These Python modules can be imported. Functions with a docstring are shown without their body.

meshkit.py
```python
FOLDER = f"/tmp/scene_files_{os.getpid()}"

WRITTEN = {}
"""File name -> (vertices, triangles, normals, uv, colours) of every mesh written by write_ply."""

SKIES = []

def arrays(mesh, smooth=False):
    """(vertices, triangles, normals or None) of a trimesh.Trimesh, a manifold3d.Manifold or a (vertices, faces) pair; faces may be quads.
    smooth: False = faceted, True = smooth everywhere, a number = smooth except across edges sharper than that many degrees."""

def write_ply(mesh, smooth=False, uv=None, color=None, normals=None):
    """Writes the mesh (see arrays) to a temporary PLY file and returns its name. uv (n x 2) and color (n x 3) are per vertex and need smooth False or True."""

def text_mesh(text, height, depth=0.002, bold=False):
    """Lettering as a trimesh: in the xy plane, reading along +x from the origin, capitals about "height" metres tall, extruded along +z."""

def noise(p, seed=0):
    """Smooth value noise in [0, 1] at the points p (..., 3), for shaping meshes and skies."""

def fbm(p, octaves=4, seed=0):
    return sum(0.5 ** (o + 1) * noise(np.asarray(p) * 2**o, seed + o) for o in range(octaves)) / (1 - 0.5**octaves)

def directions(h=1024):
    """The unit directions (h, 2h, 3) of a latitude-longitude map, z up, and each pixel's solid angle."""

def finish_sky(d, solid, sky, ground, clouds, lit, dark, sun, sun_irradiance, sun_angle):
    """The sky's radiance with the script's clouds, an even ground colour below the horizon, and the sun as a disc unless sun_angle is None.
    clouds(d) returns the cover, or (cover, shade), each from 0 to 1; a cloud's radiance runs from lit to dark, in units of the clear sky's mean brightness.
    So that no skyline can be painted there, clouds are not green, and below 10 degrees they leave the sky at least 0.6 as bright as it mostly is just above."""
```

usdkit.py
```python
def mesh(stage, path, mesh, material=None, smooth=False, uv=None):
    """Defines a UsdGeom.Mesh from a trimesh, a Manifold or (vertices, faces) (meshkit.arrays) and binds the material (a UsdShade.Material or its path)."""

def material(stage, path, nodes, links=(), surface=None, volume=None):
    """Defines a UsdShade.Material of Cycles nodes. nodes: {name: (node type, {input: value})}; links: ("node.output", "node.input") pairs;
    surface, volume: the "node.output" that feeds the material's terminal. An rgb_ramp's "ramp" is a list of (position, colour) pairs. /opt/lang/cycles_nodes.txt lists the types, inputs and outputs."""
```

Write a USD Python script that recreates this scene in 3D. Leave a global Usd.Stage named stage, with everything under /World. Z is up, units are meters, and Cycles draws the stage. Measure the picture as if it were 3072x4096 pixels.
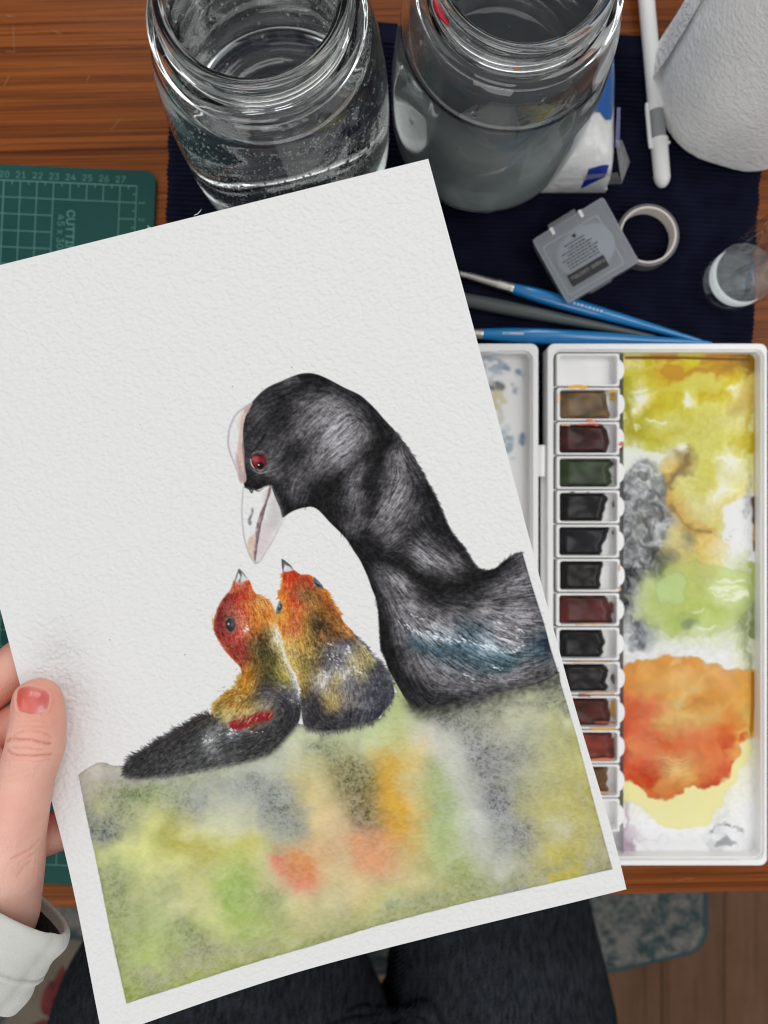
import math, random
import numpy as np
import trimesh, manifold3d, shapely
from shapely import affinity
from scipy import ndimage as ndi
from scipy.interpolate import LinearNDInterpolator, NearestNDInterpolator, CubicSpline
import usdkit, meshkit
from pxr import Usd, UsdGeom, UsdLux, UsdShade, Sdf, Gf, Vt

stage = Usd.Stage.CreateInMemory()
UsdGeom.SetStageUpAxis(stage, 'Z')
UsdGeom.Xform.Define(stage, '/World'); UsdGeom.Scope.Define(stage, '/World/Looks')
RNG = np.random.default_rng(7)
random.seed(7)

# ------------------------------------------------------------------ camera and light
HC = 0.4368                       # lens above the table top (z = 0)
FOC, APW = 6.86, 7.30             # phone lens, millimetres
cam = UsdGeom.Camera.Define(stage, '/World/camera')
cam.CreateFocalLengthAttr(FOC); cam.CreateHorizontalApertureAttr(APW); cam.CreateVerticalApertureAttr(APW * 4 / 3)
cam.CreateFStopAttr(2.4); cam.CreateFocusDistanceAttr(0.282)
cam.CreateClippingRangeAttr(Gf.Vec2f(0.01, 50))
cam.CreateExposureAttr(-0.15)
cam.AddTranslateOp().Set(Gf.Vec3d(0, 0, HC))

def rect_light(name, pos, target, w, h, inten, col):
    L = UsdLux.RectLight.Define(stage, '/World/' + name)
    L.CreateWidthAttr(w); L.CreateHeightAttr(h); L.CreateIntensityAttr(inten); L.CreateColorAttr(Gf.Vec3f(*col))
    d = np.array(target, float) - np.array(pos, float); d /= np.linalg.norm(d)
    z = -d; x = np.cross([0, 0, 1.0] if abs(d[2]) < .99 else [0, 1.0, 0], z); x /= np.linalg.norm(x); y = np.cross(z, x)
    M = Gf.Matrix4d(*x, 0, *y, 0, *z, 0, *map(float, pos), 1)
    L.AddTransformOp().Set(M)
    return L
WIN = 3.9
rect_light('window_light_left', (-0.52, 1.62, 1.05), (-.05, .0, .1), 0.58, 1.2, WIN, (1.0, 1.0, .995))
rect_light('window_light_right', (0.34, 1.66, 1.05), (0, .0, .1), 0.58, 1.2, WIN, (1.0, 1.0, .995))
rect_light('left_wall_fill', (-1.70, 0.05, 1.75), (0, 0, 0), 1.6, 1.5, 1.6, (1.0, .992, .98))  # unseen panel added as soft wall bounce from the left
rect_light('right_wall_fill', (1.42, 0.15, 1.85), (.15, 0, 0), 1.6, 1.5, 3.2, (1.0, .995, .985))  # panel out of view, added to brighten the paint box
rect_light('ceiling_fill', (.15, .1, 2.05), (.15, .1, 0), 2.6, 2.4, .34, (1.0, .995, .985))  # broad overhead fill out of view, added to lift the paint box
rect_light('back_fill', (-.45, -1.75, 1.45), (.1, 0, 0), 1.5, 1.0, 3.4, (1.0, .985, .97))  # unseen fill added behind the viewer for the paper roll, no known window
room = UsdLux.DomeLight.Define(stage, '/World/room_light')
usdkit.material(stage, '/World/Looks/room_light', {'b': ('background_shader', {'color': (.92, .95, 1.0), 'strength': .27})}, surface='b.background')
UsdShade.MaterialBindingAPI.Apply(room.GetPrim()).Bind(UsdShade.Material.Get(stage, '/World/Looks/room_light'))

# ------------------------------------------------------------------ helpers
FPX = 3072 * FOC / APW            # focal length in photograph pixels (3072 x 4096)
def W(u, v, z):                   # a point of the photograph at height z -> world
    u, v, z = np.broadcast_arrays(np.asarray(u, float), np.asarray(v, float), np.asarray(z, float))
    return np.stack([(u - 1536) * (HC - z) / FPX, -(v - 2048) * (HC - z) / FPX, z], -1)
def PX(p):                        # world -> photograph pixels
    p = np.asarray(p, float)
    return np.stack([1536 + p[..., 0] * FPX / (HC - p[..., 2]), 2048 - p[..., 1] * FPX / (HC - p[..., 2])], -1)
def lin(c):
    c = np.asarray(c, float) / 255.0
    return np.where(c <= .04045, c / 12.92, ((c + .055) / 1.055) ** 2.4)
_used = {}
def fresh(parent, name):
    k = parent + '/' + name; n = _used.get(k, -1) + 1; _used[k] = n
    return k if n == 0 else f'{k}_{n:03d}'
def tag(p, label=None, cat=None, group=None, kind=None):
    p = p.GetPrim() if hasattr(p, 'GetPrim') else p
    for k, v in (('label', label), ('category', cat), ('group', group), ('kind', kind)):
        if v: p.SetCustomDataByKey(k, v)
    return p
def thing(name, label, cat, loc=(0, 0, 0), rotz=0, group=None):
    x = UsdGeom.Xform.Define(stage, fresh('/World', name))
    x.AddTranslateOp().Set(Gf.Vec3d(*map(float, loc)))
    if rotz: x.AddRotateZOp().Set(float(rotz))
    tag(x, label, cat, group)
    return x.GetPrim()
def obj(name, mesh, mat, parent=None, smooth=False, colors=None, label=None):
    path = fresh(str(parent.GetPath()) if parent is not None else '/World', name)
    m = usdkit.mesh(stage, path, mesh, mat, smooth=smooth)
    if colors is not None:
        UsdGeom.PrimvarsAPI(m).CreatePrimvar('paint', Sdf.ValueTypeNames.Color3fArray, 'vertex').Set(Vt.Vec3fArray.FromNumpy(np.asarray(colors, np.float32)))
    if label: tag(m, label)
    return m.GetPrim()
def material(name, nodes, links=(), surface='p.BSDF', volume=None):
    return usdkit.material(stage, '/World/Looks/' + name, nodes, links, surface=surface, volume=volume)
def plain(name, col, rough=.5, bump=None, var=None, **kw):
    """A principled material; bump = (noise scale, distance), var = (noise scale, second colour)."""
    n = {'p': ('principled_bsdf', {'base_color': tuple(col), 'roughness': rough, **kw})}; l = []
    if bump or var: n['g'] = ('texture_coordinate', {})
    if var:
        n['nv'] = ('noise_texture', {'scale': var[0], 'detail': 4.0}); n['rv'] = ('rgb_ramp', {'ramp': [(.35, tuple(col)), (.65, tuple(var[1]))]})
        l += [('g.object', 'nv.vector'), ('nv.fac', 'rv.fac'), ('rv.color', 'p.base_color')]
    if bump:
        n['nb'] = ('noise_texture', {'scale': bump[0], 'detail': 3.0}); n['b'] = ('bump', {'distance': bump[1], 'strength': 1.0})
        l += [('g.object', 'nb.vector'), ('nb.fac', 'b.height'), ('b.normal', 'p.normal')]
    return material(name, n, l)
def catmull(P, n=12, closed=False):
    P = np.asarray(P, float)
    if closed: P = np.vstack([P, P[:1]])
    d = np.r_[0, np.cumsum(np.maximum(np.linalg.norm(np.diff(P, axis=0), axis=1), 1e-9))]
    cs = CubicSpline(d, P, bc_type='periodic' if closed else 'natural')
    t = np.interp(np.linspace(0, len(P) - 1, (len(P) - 1) * n + 1), np.arange(len(P)), d)
    out = cs(t)
    return out[:-1] if closed else out
def lathe(prof, n=96, closed=True):
    """prof: (r, z) list; a closed profile turned about z."""
    P = np.asarray(prof, float); m = len(P); a = np.arange(n) * 2 * np.pi / n
    v = np.stack([P[None, :, 0] * np.cos(a)[:, None], P[None, :, 0] * np.sin(a)[:, None], np.broadcast_to(P[None, :, 1], (n, m))], -1).reshape(-1, 3)
    i, j = np.meshgrid(np.arange(n), np.arange(m if closed else m - 1), indexing='ij')
    i2, j2 = (i + 1) % n, (j + 1) % m
    q = np.stack([i * m + j, i2 * m + j, i2 * m + j2, i * m + j2], -1).reshape(-1, 4)
    return trimesh.Trimesh(v, np.vstack([q[:, [0, 1, 2]], q[:, [0, 2, 3]]]), process=False)
def grid_faces(nr, nc):
    i, j = np.meshgrid(np.arange(nr - 1), np.arange(nc - 1), indexing='ij')
    a = (i * nc + j).ravel(); b = a + 1; c = a + nc; d = c + 1
    return np.vstack([np.stack([a, c, d], 1), np.stack([a, d, b], 1)])
def tube(P, R, n=16, caps=True):
    P = np.asarray(P, float); R = np.broadcast_to(np.asarray(R, float), (len(P),))
    T = np.gradient(P, axis=0); T /= np.linalg.norm(T, axis=1, keepdims=True) + 1e-12
    up = np.array([0, 0, 1.0]) if abs(T[:, 2]).mean() < .9 else np.array([1.0, 0, 0])
    A = np.cross(T, up); A /= np.linalg.norm(A, axis=1, keepdims=True); B = np.cross(T, A)
    a = np.arange(n) * 2 * np.pi / n
    v = (P[:, None] + R[:, None, None] * (np.cos(a)[None, :, None] * A[:, None] + np.sin(a)[None, :, None] * B[:, None])).reshape(-1, 3)
    i, j = np.meshgrid(np.arange(len(P) - 1), np.arange(n), indexing='ij'); j2 = (j + 1) % n
    q = np.stack([i * n + j, i * n + j2, (i + 1) * n + j2, (i + 1) * n + j], -1).reshape(-1, 4)
    f = [q[:, [0, 1, 2]], q[:, [0, 2, 3]]]
    if caps:
        k = len(v); v = np.vstack([v, P[:1], P[-1:]]); j = np.arange(n); e = (len(P) - 1) * n
        f += [np.stack([np.full(n, k), (j + 1) % n, j], 1), np.stack([np.full(n, k + 1), e + j, e + (j + 1) % n], 1)]
    m = trimesh.Trimesh(v, np.vstack(f), process=False); m.fix_normals(); return m
def rbox(x0, y0, z0, x1, y1, z1, r=.001, seg=8, top=True):
    """A box with rounded edges: hull of eight spheres."""
    s = manifold3d.Manifold.sphere(r, seg)
    return manifold3d.Manifold.batch_hull([s.translate((x, y, z)) for x in (x0 + r, x1 - r) for y in (y0 + r, y1 - r) for z in (z0 + r, z1 - r)])
def rrect(x0, y0, x1, y1, r, n=8):
    return shapely.box(x0 + r, y0 + r, x1 - r, y1 - r).buffer(r, quad_segs=n)
def extrude(poly, h, z=0):
    m = trimesh.creation.extrude_polygon(poly, h, engine='earcut'); m.apply_translation((0, 0, z)); return m
def move(m, t=(0, 0, 0), rz=0):
    m = m.copy(); m.apply_transform(trimesh.transformations.rotation_matrix(math.radians(rz), (0, 0, 1))); m.apply_translation(t); return m
def tm(man):
    a = man.to_mesh(); return trimesh.Trimesh(a.vert_properties[:, :3], a.tri_verts, process=False)
def noise2(shape, sig, seed, wrap=False):
    a = ndi.gaussian_filter(np.random.default_rng(seed).standard_normal(shape), sig, mode='wrap' if wrap else 'reflect')
    return (a - a.mean()) / a.std()
PAPER = np.array([222, 221, 219.])
def pigment(rgb, white=(.86, .855, .845)):                 # a colour read off the photograph beside the white of the paper -> base colour
    return np.clip(lin(rgb) / lin(PAPER) * np.array(white), .006, .86)
# ------------------------------------------------------------------ table, floor, what lies under the table
def wood_material(name, c0, c1, c2, stretch, dist=.00005, rough=.34, lines=True):
    n = {'g': ('texture_coordinate', {}), 'm': ('mapping', {'mapping_type': 'point', 'scale': stretch}),
         'n1': ('noise_texture', {'scale': 1.0, 'detail': 6.0, 'roughness': .62, 'distortion': .25}),
         'm2': ('mapping', {'mapping_type': 'point', 'scale': (stretch[0] * .3, stretch[1] * 2.9, stretch[2])}),
         'n2': ('noise_texture', {'scale': 1.0, 'detail': 5.0, 'roughness': .7}),
         'r1': ('rgb_ramp', {'ramp': [(.28, c2), (.40, c0), (.55, c1), (.72, c0)]}),
         'r2': ('rgb_ramp', {'ramp': [(.3, (.72, .7, .68)), (.6, (1, 1, 1))] if not lines else [(.30, (.42, .40, .38)), (.40, (1, 1, 1)), (.465, (.95, .95, .95)), (.49, (.25, .23, .2)), (.505, (.30, .27, .25)), (.53, (1, 1, 1)), (.62, (.88, .88, .87)), (.66, (.55, .52, .5)), (.69, (1.0, 1.0, 1.0))]}),
         'mx': ('mix_color', {'blend_type': 'multiply', 'fac': .85}),
         'b': ('bump', {'distance': dist, 'strength': .6}), 'p': ('principled_bsdf', {'roughness': rough, 'specular_ior_level': .12})}
    l = [('g.object', 'm.vector'), ('m.vector', 'n1.vector'), ('g.object', 'm2.vector'), ('m2.vector', 'n2.vector'), ('n1.fac', 'r1.fac'), ('n2.fac', 'r2.fac'),
         ('r1.color', 'mx.a'), ('r2.color', 'mx.b'), ('mx.result', 'p.base_color'), ('n2.fac', 'b.height'), ('b.normal', 'p.normal')]
    return material(name, n, l)
teak = wood_material('teak', (.20, .053, .011), (.255, .072, .015), (.085, .021, .006), (2.2, 95, 95))
ey = W(1536, 3588, 0)[1]
table = thing('table', 'brown teak table with straight dark grain under everything', 'table', (0, ey, 0), 1.35)
TW = .75
edge = catmull([(-.0002, -.026), (-.0036, -.0245), (-.0048, -.013), (-.0042, -.0055), (-.0016, -.0010), (.0012, 0)], 5)
prof = np.vstack([edge, [(.80, 0), (.80, -.026)]])
pv = np.vstack([np.c_[np.full(len(prof), x), prof] for x in (-TW, TW)]); k = len(prof)
side = [[i, (i + 1) % k, k + (i + 1) % k, k + i] for i in range(k)]
pf = [[s[0], s[1], s[2]] for s in side] + [[s[0], s[2], s[3]] for s in side] + [[0, i + 1, i] for i in range(1, k - 1)] + [[k, k + i, k + i + 1] for i in range(1, k - 1)]
tt = trimesh.Trimesh(pv, pf, process=False); tt.fix_normals()
obj('table_top', tt, teak, table, smooth=40)
for x in (-.68, .68):
    obj('leg', extrude(rrect(x - .03, .72 - .03, x + .03, .72 + .03, .006), .70, -.735), teak, table)
# pale scratches in the varnish
scr = plain('scratch', (.50, .33, .20), .6)
sc = []
for (a, b) in (((52, 100), (58, 205)), ((20, 206), (68, 206)), ((15, 350), (40, 300)), ((360, 300), (345, 325)), ((440, 520), (490, 470)), ((20, 62), (60, 66)), ((250, 140), (205, 118)), ((2880, 1250), (2960, 1290)), ((2700, 3520), (2780, 3512))):
    p = W(*np.array([a, b], float).T, .0002); p = np.linspace(p[0], p[1], 6); p[:, :2] += RNG.normal(0, .0002, (6, 2))
    sc.append(tube(p - [0, ey, 0], np.array([.3, .8, 1, .7, .9, .2]) * .00009, 5))
rot = trimesh.transformations.rotation_matrix(-math.radians(1.35), (0, 0, 1))
sm = trimesh.util.concatenate(sc); sm.apply_transform(rot)
obj('scratches', sm, scr, table)

FZ = -.735
fl = tag(obj('floor', (np.array([(-1.5, -1.6, FZ - .004), (1.5, -1.6, FZ - .004), (1.5, 1.6, FZ - .004), (-1.5, 1.6, FZ - .004)]), np.array([[0, 1, 2, 3]])), plain('floor_joint', (.012, .009, .007), .8)), kind='structure')
fmats = [wood_material(f'floor_oak_{w}', tuple(np.array((.155, .080, .046)) * s), tuple(np.array((.19, .102, .060)) * s), tuple(np.array((.095, .048, .028)) * s), (60, 2.2, 60), .00006, .45, False) for w, s in (('a', .95), ('b', 1.15), ('c', .8))]
PWID = .102
for i in range(-6, 8):
    y = -1.5 + (i % 3) * -.37
    j = 0
    while y < .9:
        x0 = .247 + i * PWID
        obj('plank', tm(rbox(x0 + .0006, y + .0006, FZ - .014, x0 + PWID - .0006, y + 1.1994, FZ, .0012, 4)), fmats[(i * 2 + j) % 3], fl)
        y += 1.2; j += 1

# upholstered bench under the table: bowed front edge, rounded corner, piped seam
BZ = -.46
def at(u, v, z): return W(u, v, z)[:2]
bench = thing('footstool', 'padded footstool under the table in worn teal and grey patterned fabric', 'footstool', (0, 0, 0))
fr = catmull([(2833, 3500), (2836, 3700), (2832, 3765), (2800, 3812), (2700, 3845), (2540, 3885), (2350, 3912), (1950, 3925), (1500, 3908), (1000, 3872), (600, 3822), (320, 3772), (120, 3715), (60, 3600), (60, 3400)], 8)
out = W(fr[:, 0], fr[:, 1], BZ)[:, :2]
back = np.array([[out[-1, 0], .05], [out[0, 0], .05]])
poly = shapely.Polygon(np.vstack([out, back])).buffer(0)
rag = {'g': ('texture_coordinate', {}), 'n1': ('noise_texture', {'scale': 34.0, 'detail': 8.0, 'roughness': .85, 'distortion': .5}), 'v': ('voronoi_texture', {'scale': 42.0, 'randomness': .9}) if False else ('noise_texture', {'scale': 95.0, 'detail': 4.0, 'roughness': .8}),
       'r': ('rgb_ramp', {'ramp': [(.36, (.006, .020, .024)), (.46, (.035, .066, .07)), (.51, (.15, .145, .13)), (.60, (.21, .20, .18)), (.68, (.05, .085, .085))]}),
       'r2': ('rgb_ramp', {'ramp': [(.35, (.35, .42, .42)), (.55, (1, 1, 1))]}), 'mx': ('mix_color', {'blend_type': 'multiply', 'fac': .9}),
       'b': ('bump', {'distance': .0012}), 'p': ('principled_bsdf', {'roughness': .9, 'sheen_weight': .2})}
ragm = material('worn_pattern_fabric', rag, [('g.object', 'n1.vector'), ('g.object', 'v.vector'), ('n1.fac', 'r.fac'), ('v.fac', 'r2.fac'), ('r.color', 'mx.a'), ('r2.color', 'mx.b'), ('mx.result', 'p.base_color'), ('v.fac', 'b.height'), ('b.normal', 'p.normal')])
layers = [(0, -.075), (.0, -.018), (.004, -.006), (.014, 0.0)]
lay = []
for inset, dz in layers:
    g = np.array(poly.buffer(-inset).exterior.coords)[:-1]; lay.append(np.c_[g, np.full(len(g), BZ + dz)])
pad = [extrude(poly, .057, BZ - .075), extrude(poly.buffer(-.005), .013, BZ - .018), extrude(poly.buffer(-.012), .006, BZ - .005)]
obj('cushion', trimesh.util.concatenate(pad), ragm, bench)
tealp = plain('teal_piping', (.018, .048, .058), .7)
ring = np.array(poly.buffer(.001).exterior.segmentize(.01).coords)
obj('piping', tube(np.c_[ring, np.full(len(ring), BZ - .016)], .0055, 8, caps=False), tealp, bench, smooth=True)
for (x, y) in ((poly.bounds[0] + .08, -.28), (poly.bounds[2] - .06, -.25), (poly.bounds[0] + .08, 0), (poly.bounds[2] - .06, 0)):
    obj('leg', move(trimesh.creation.cylinder(.018, -FZ + BZ - .075, sections=20), (x, y, (FZ + BZ - .075) / 2)), fmats[2], bench)

# floral cloth low at the left, a patch of rug with big red petals
rug = thing('floral_rug', 'beige rug with large dark red petals at the lower left', 'rug', (0, 0, 0))
RZ = -.60
ra = W(-900, 3560, RZ); rb = W(1330, 4500, RZ)
beige = plain('beige_weave', (.20, .165, .12), .95, bump=(900, .0008), var=(14, (.15, .12, .088)))
obj('cloth', tm(rbox(ra[0], rb[1], RZ - .03, rb[0], ra[1], RZ, .006)), beige, rug)
obj('base', tm(rbox(ra[0] + .02, rb[1] + .02, FZ, rb[0] - .02, ra[1] - .02, RZ - .031, .004)), beige, rug)
petm = {'g': ('texture_coordinate', {}), 'n': ('noise_texture', {'scale': 30.0, 'detail': 4.0}), 'r': ('rgb_ramp', {'ramp': [(.35, (.10, .012, .012)), (.6, (.17, .03, .026)), (.75, (.24, .10, .07))]}), 'p': ('principled_bsdf', {'roughness': .95})}
petm = material('red_petal', petm, [('g.object', 'n.vector'), ('n.fac', 'r.fac'), ('r.color', 'p.base_color')])
def petal(pts, z, m):
    c = catmull(pts, 6, closed=True); q = W(c[:, 0], c[:, 1], RZ)[:, :2]
    obj('petal', extrude(shapely.Polygon(q).buffer(0), .0006, RZ + z), m, rug)
petal([(250, 3865), (272, 3920), (278, 3985), (262, 4030), (232, 4052), (205, 4020), (200, 3960), (222, 3905)], .0002, petm)
petal([(345, 3915), (300, 3925), (262, 3965), (228, 4030), (215, 4062), (260, 4040), (310, 3990), (350, 3945)], .0010, petm)
petal([(205, 3925), (180, 3960), (165, 4010), (175, 4050), (200, 4062), (212, 4010), (214, 3960)], .0018, petm)
petal([(185, 4080), (150, 4088), (110, 4110), (80, 4140), (140, 4150), (200, 4110)], .0002, petm)

# ------------------------------------------------------------------ ribbed placemat
def rib_mat():
    rz = -2.7; tr = W(3062, 168, 0); th = math.radians(rz)
    ex, eyv = np.array([math.cos(th), math.sin(th)]), np.array([-math.sin(th), math.cos(th)])
    wid, hgt, per = .3575, .335, .00292
    rows = []; t = np.arange(0, hgt, per / 8)
    hem = .0118
    ribs = np.where((t > hem) & (t < hgt - hem), (np.abs(np.sin(np.pi * (t - hem) / per))) ** .75, .55)
    z = .0006 + .0016 * ribs
    nx = 60; xs = np.linspace(0, 1, nx); g = noise2((len(t), nx), (3, 3), 3)
    wob = noise2((len(t),), 10, 5) * .0006 + (ribs - .5) * .0012
    X = (-(wid + wob[:, None]) * (1 - xs)[None, :] + wob[:, None] * xs[None, :])
    Y = -t[:, None] + noise2((1, nx), (0, 6), 9) * .0005 + noise2((len(t), nx), (20, 4), 11) * .0003
    P = np.stack([tr[0] + X * ex[0] + Y * eyv[0], tr[1] + X * ex[1] + Y * eyv[1], z[:, None] + g * .00008], -1)
    P[:, 0, 2] = P[:, -1, 2] = .0002; P[0, :, 2] = P[-1, :, 2] = .0002
    return P.reshape(-1, 3), grid_faces(len(t), nx)
mat_navy = plain('navy_cotton', (.0052, .0062, .0165), 1.0, bump=(2600, .0003), var=(60, (.0085, .010, .026)), specular_ior_level=.08)
pm = obj('placemat', rib_mat(), mat_navy, smooth=True)
tag(pm, 'dark navy ribbed woven placemat lying on the table under the jars', 'placemat')

# ------------------------------------------------------------------ green cutting mat
cth = -2.6
g0 = W(547, 744, .003)
cm = thing('cutting_mat', 'dark green self-healing cutting mat with pale printed centimetre grid', 'cutting mat', (g0[0], g0[1], 0), cth)
green = plain('mat_green', (.005, .050, .044), .55, specular_ior_level=.15, bump=(2500, .00001), var=(8, (.012, .066, .057)))
gline = plain('mat_print', (.055, .185, .155), .6)
obj('mat_sheet', extrude(rrect(-.289, -.4215, .0112, .0095, .006), .0028), green, cm)
ZT = .0029
ln = []
def bar(x0, y0, x1, y1, w=.00055):
    ln.append(trimesh.creation.box(bounds=[[min(x0, x1) - (w / 2 if x0 == x1 else 0), min(y0, y1) - (w / 2 if y0 == y1 else 0), ZT - .0003], [max(x0, x1) + (w / 2 if x0 == x1 else 0), max(y0, y1) + (w / 2 if y0 == y1 else 0), ZT + (.00002 if x0 == x1 else .00001)]]))
NB = 41
for i in range(0, 29):                       # vertical lines, i cm from the right
    x = -.01 * i
    if i in (2, 3, 4): bar(x, 0, x, -.01); bar(x, -.15, x, -.01 * NB)
    else: bar(x, 0, x, -.01 * NB, .0007 if i % 5 == 3 else .00055)
    if i < 28: bar(x - .005, 0, x - .005, -.0022)
for j in range(0, NB + 1):
    y = -.01 * j
    if 2 <= j <= 14: bar(-.05, y, -.28, y); bar(0, y, -.01, y)
    else: bar(0, y, -.28, y, .0007 if j % 5 == 0 else .00055)
    if j < NB: bar(0, y - .005, -.0022, y - .005)
obj('grid_lines', trimesh.util.concatenate(ln), gline, cm)
def text(s, h, x, y, rz, z, parent, m, name='lettering', bold=False, center=False, depth=.0003):
    t = meshkit.text_mesh(s, h, depth, bold)
    b = t.bounds
    t.apply_translation((-(b[0][0] + b[1][0]) / 2 if center else 0, -h / 2, 0))
    return obj(name, move(t, (x, y, z), rz), m, parent)
for k in range(0, 28): text(str(k), .0038, -.01 * (28 - k) + .0001, .0036, 0, ZT - .00025, cm, gline, 'numeral', center=True)
for k in range(1, NB): text(str(k), .0032, .0036, -.01 * k, -90, ZT - .00025, cm, gline, 'numeral', center=True)
text('CUTTING MAT', .0048, -.0388, -.0158, -90, ZT - .00025, cm, gline, 'lettering', True)
text('45 x 30cm', .0042, -.0445, -.0190, -90, ZT - .00025, cm, gline, 'lettering')
# ------------------------------------------------------------------ glass jars of water
def glass_mat(name, col=(.97, .985, .98), rough=0.0, ior=1.5, bump=None):
    n = {'p': ('principled_bsdf', {'base_color': col, 'roughness': rough, 'ior': ior, 'transmission_weight': 1.0})}; l = []
    if bump:
        n.update(g=('texture_coordinate', {}), nb=('noise_texture', {'scale': bump[0], 'detail': 2.0}), b=('bump', {'distance': bump[1]}))
        l = [('g.object', 'nb.vector'), ('nb.fac', 'b.height'), ('b.normal', 'p.normal')]
    return material(name, n, l)
glass = glass_mat('jar_glass', (.965, .985, .978))
water = glass_mat('clear_water', (.985, .995, .993), ior=1.33)
murk = material('grey_paint_water', {'p': ('principled_bsdf', {'base_color': (.155, .175, .175), 'roughness': 0.02, 'ior': 1.33, 'transmission_weight': .22}), 'g': ('texture_coordinate', {}), 'n': ('noise_texture', {'scale': 22.0, 'detail': 4.0, 'distortion': 1.2}),
                'r': ('rgb_ramp', {'ramp': [(.35, (.82, .82, .84)), (.6, (1.15, 1.18, 1.15))]}), 'x': ('separate_xyz', {}), 'h': ('map_range', {'from_min': .0, 'from_max': .095, 'to_min': 0.0, 'to_max': 1.0}), 'rh': ('rgb_ramp', {'ramp': [(0, (.80, .86, .83)), (.3, (.62, .68, .66)), (.8, (.50, .54, .54)), (.985, (.24, .258, .265)), (1, (.045, .049, .053))]}),
                'm': ('mix_color', {'blend_type': 'multiply', 'fac': 1.0, 'use_clamp': False})}, [('g.object', 'n.vector'), ('n.fac', 'r.fac'), ('g.object', 'x.vector'), ('x.z', 'h.value'), ('h.result', 'rh.fac'), ('rh.color', 'm.a'), ('r.color', 'm.b'), ('m.result', 'p.base_color')])
air = material('air_bubble', {'p': ('principled_bsdf', {'base_color': (.92, .95, .95), 'roughness': .08, 'ior': 1.33, 'transmission_weight': .45})})
drop = glass_mat('water_drop', (1, 1, 1), ior=1.33)

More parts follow.
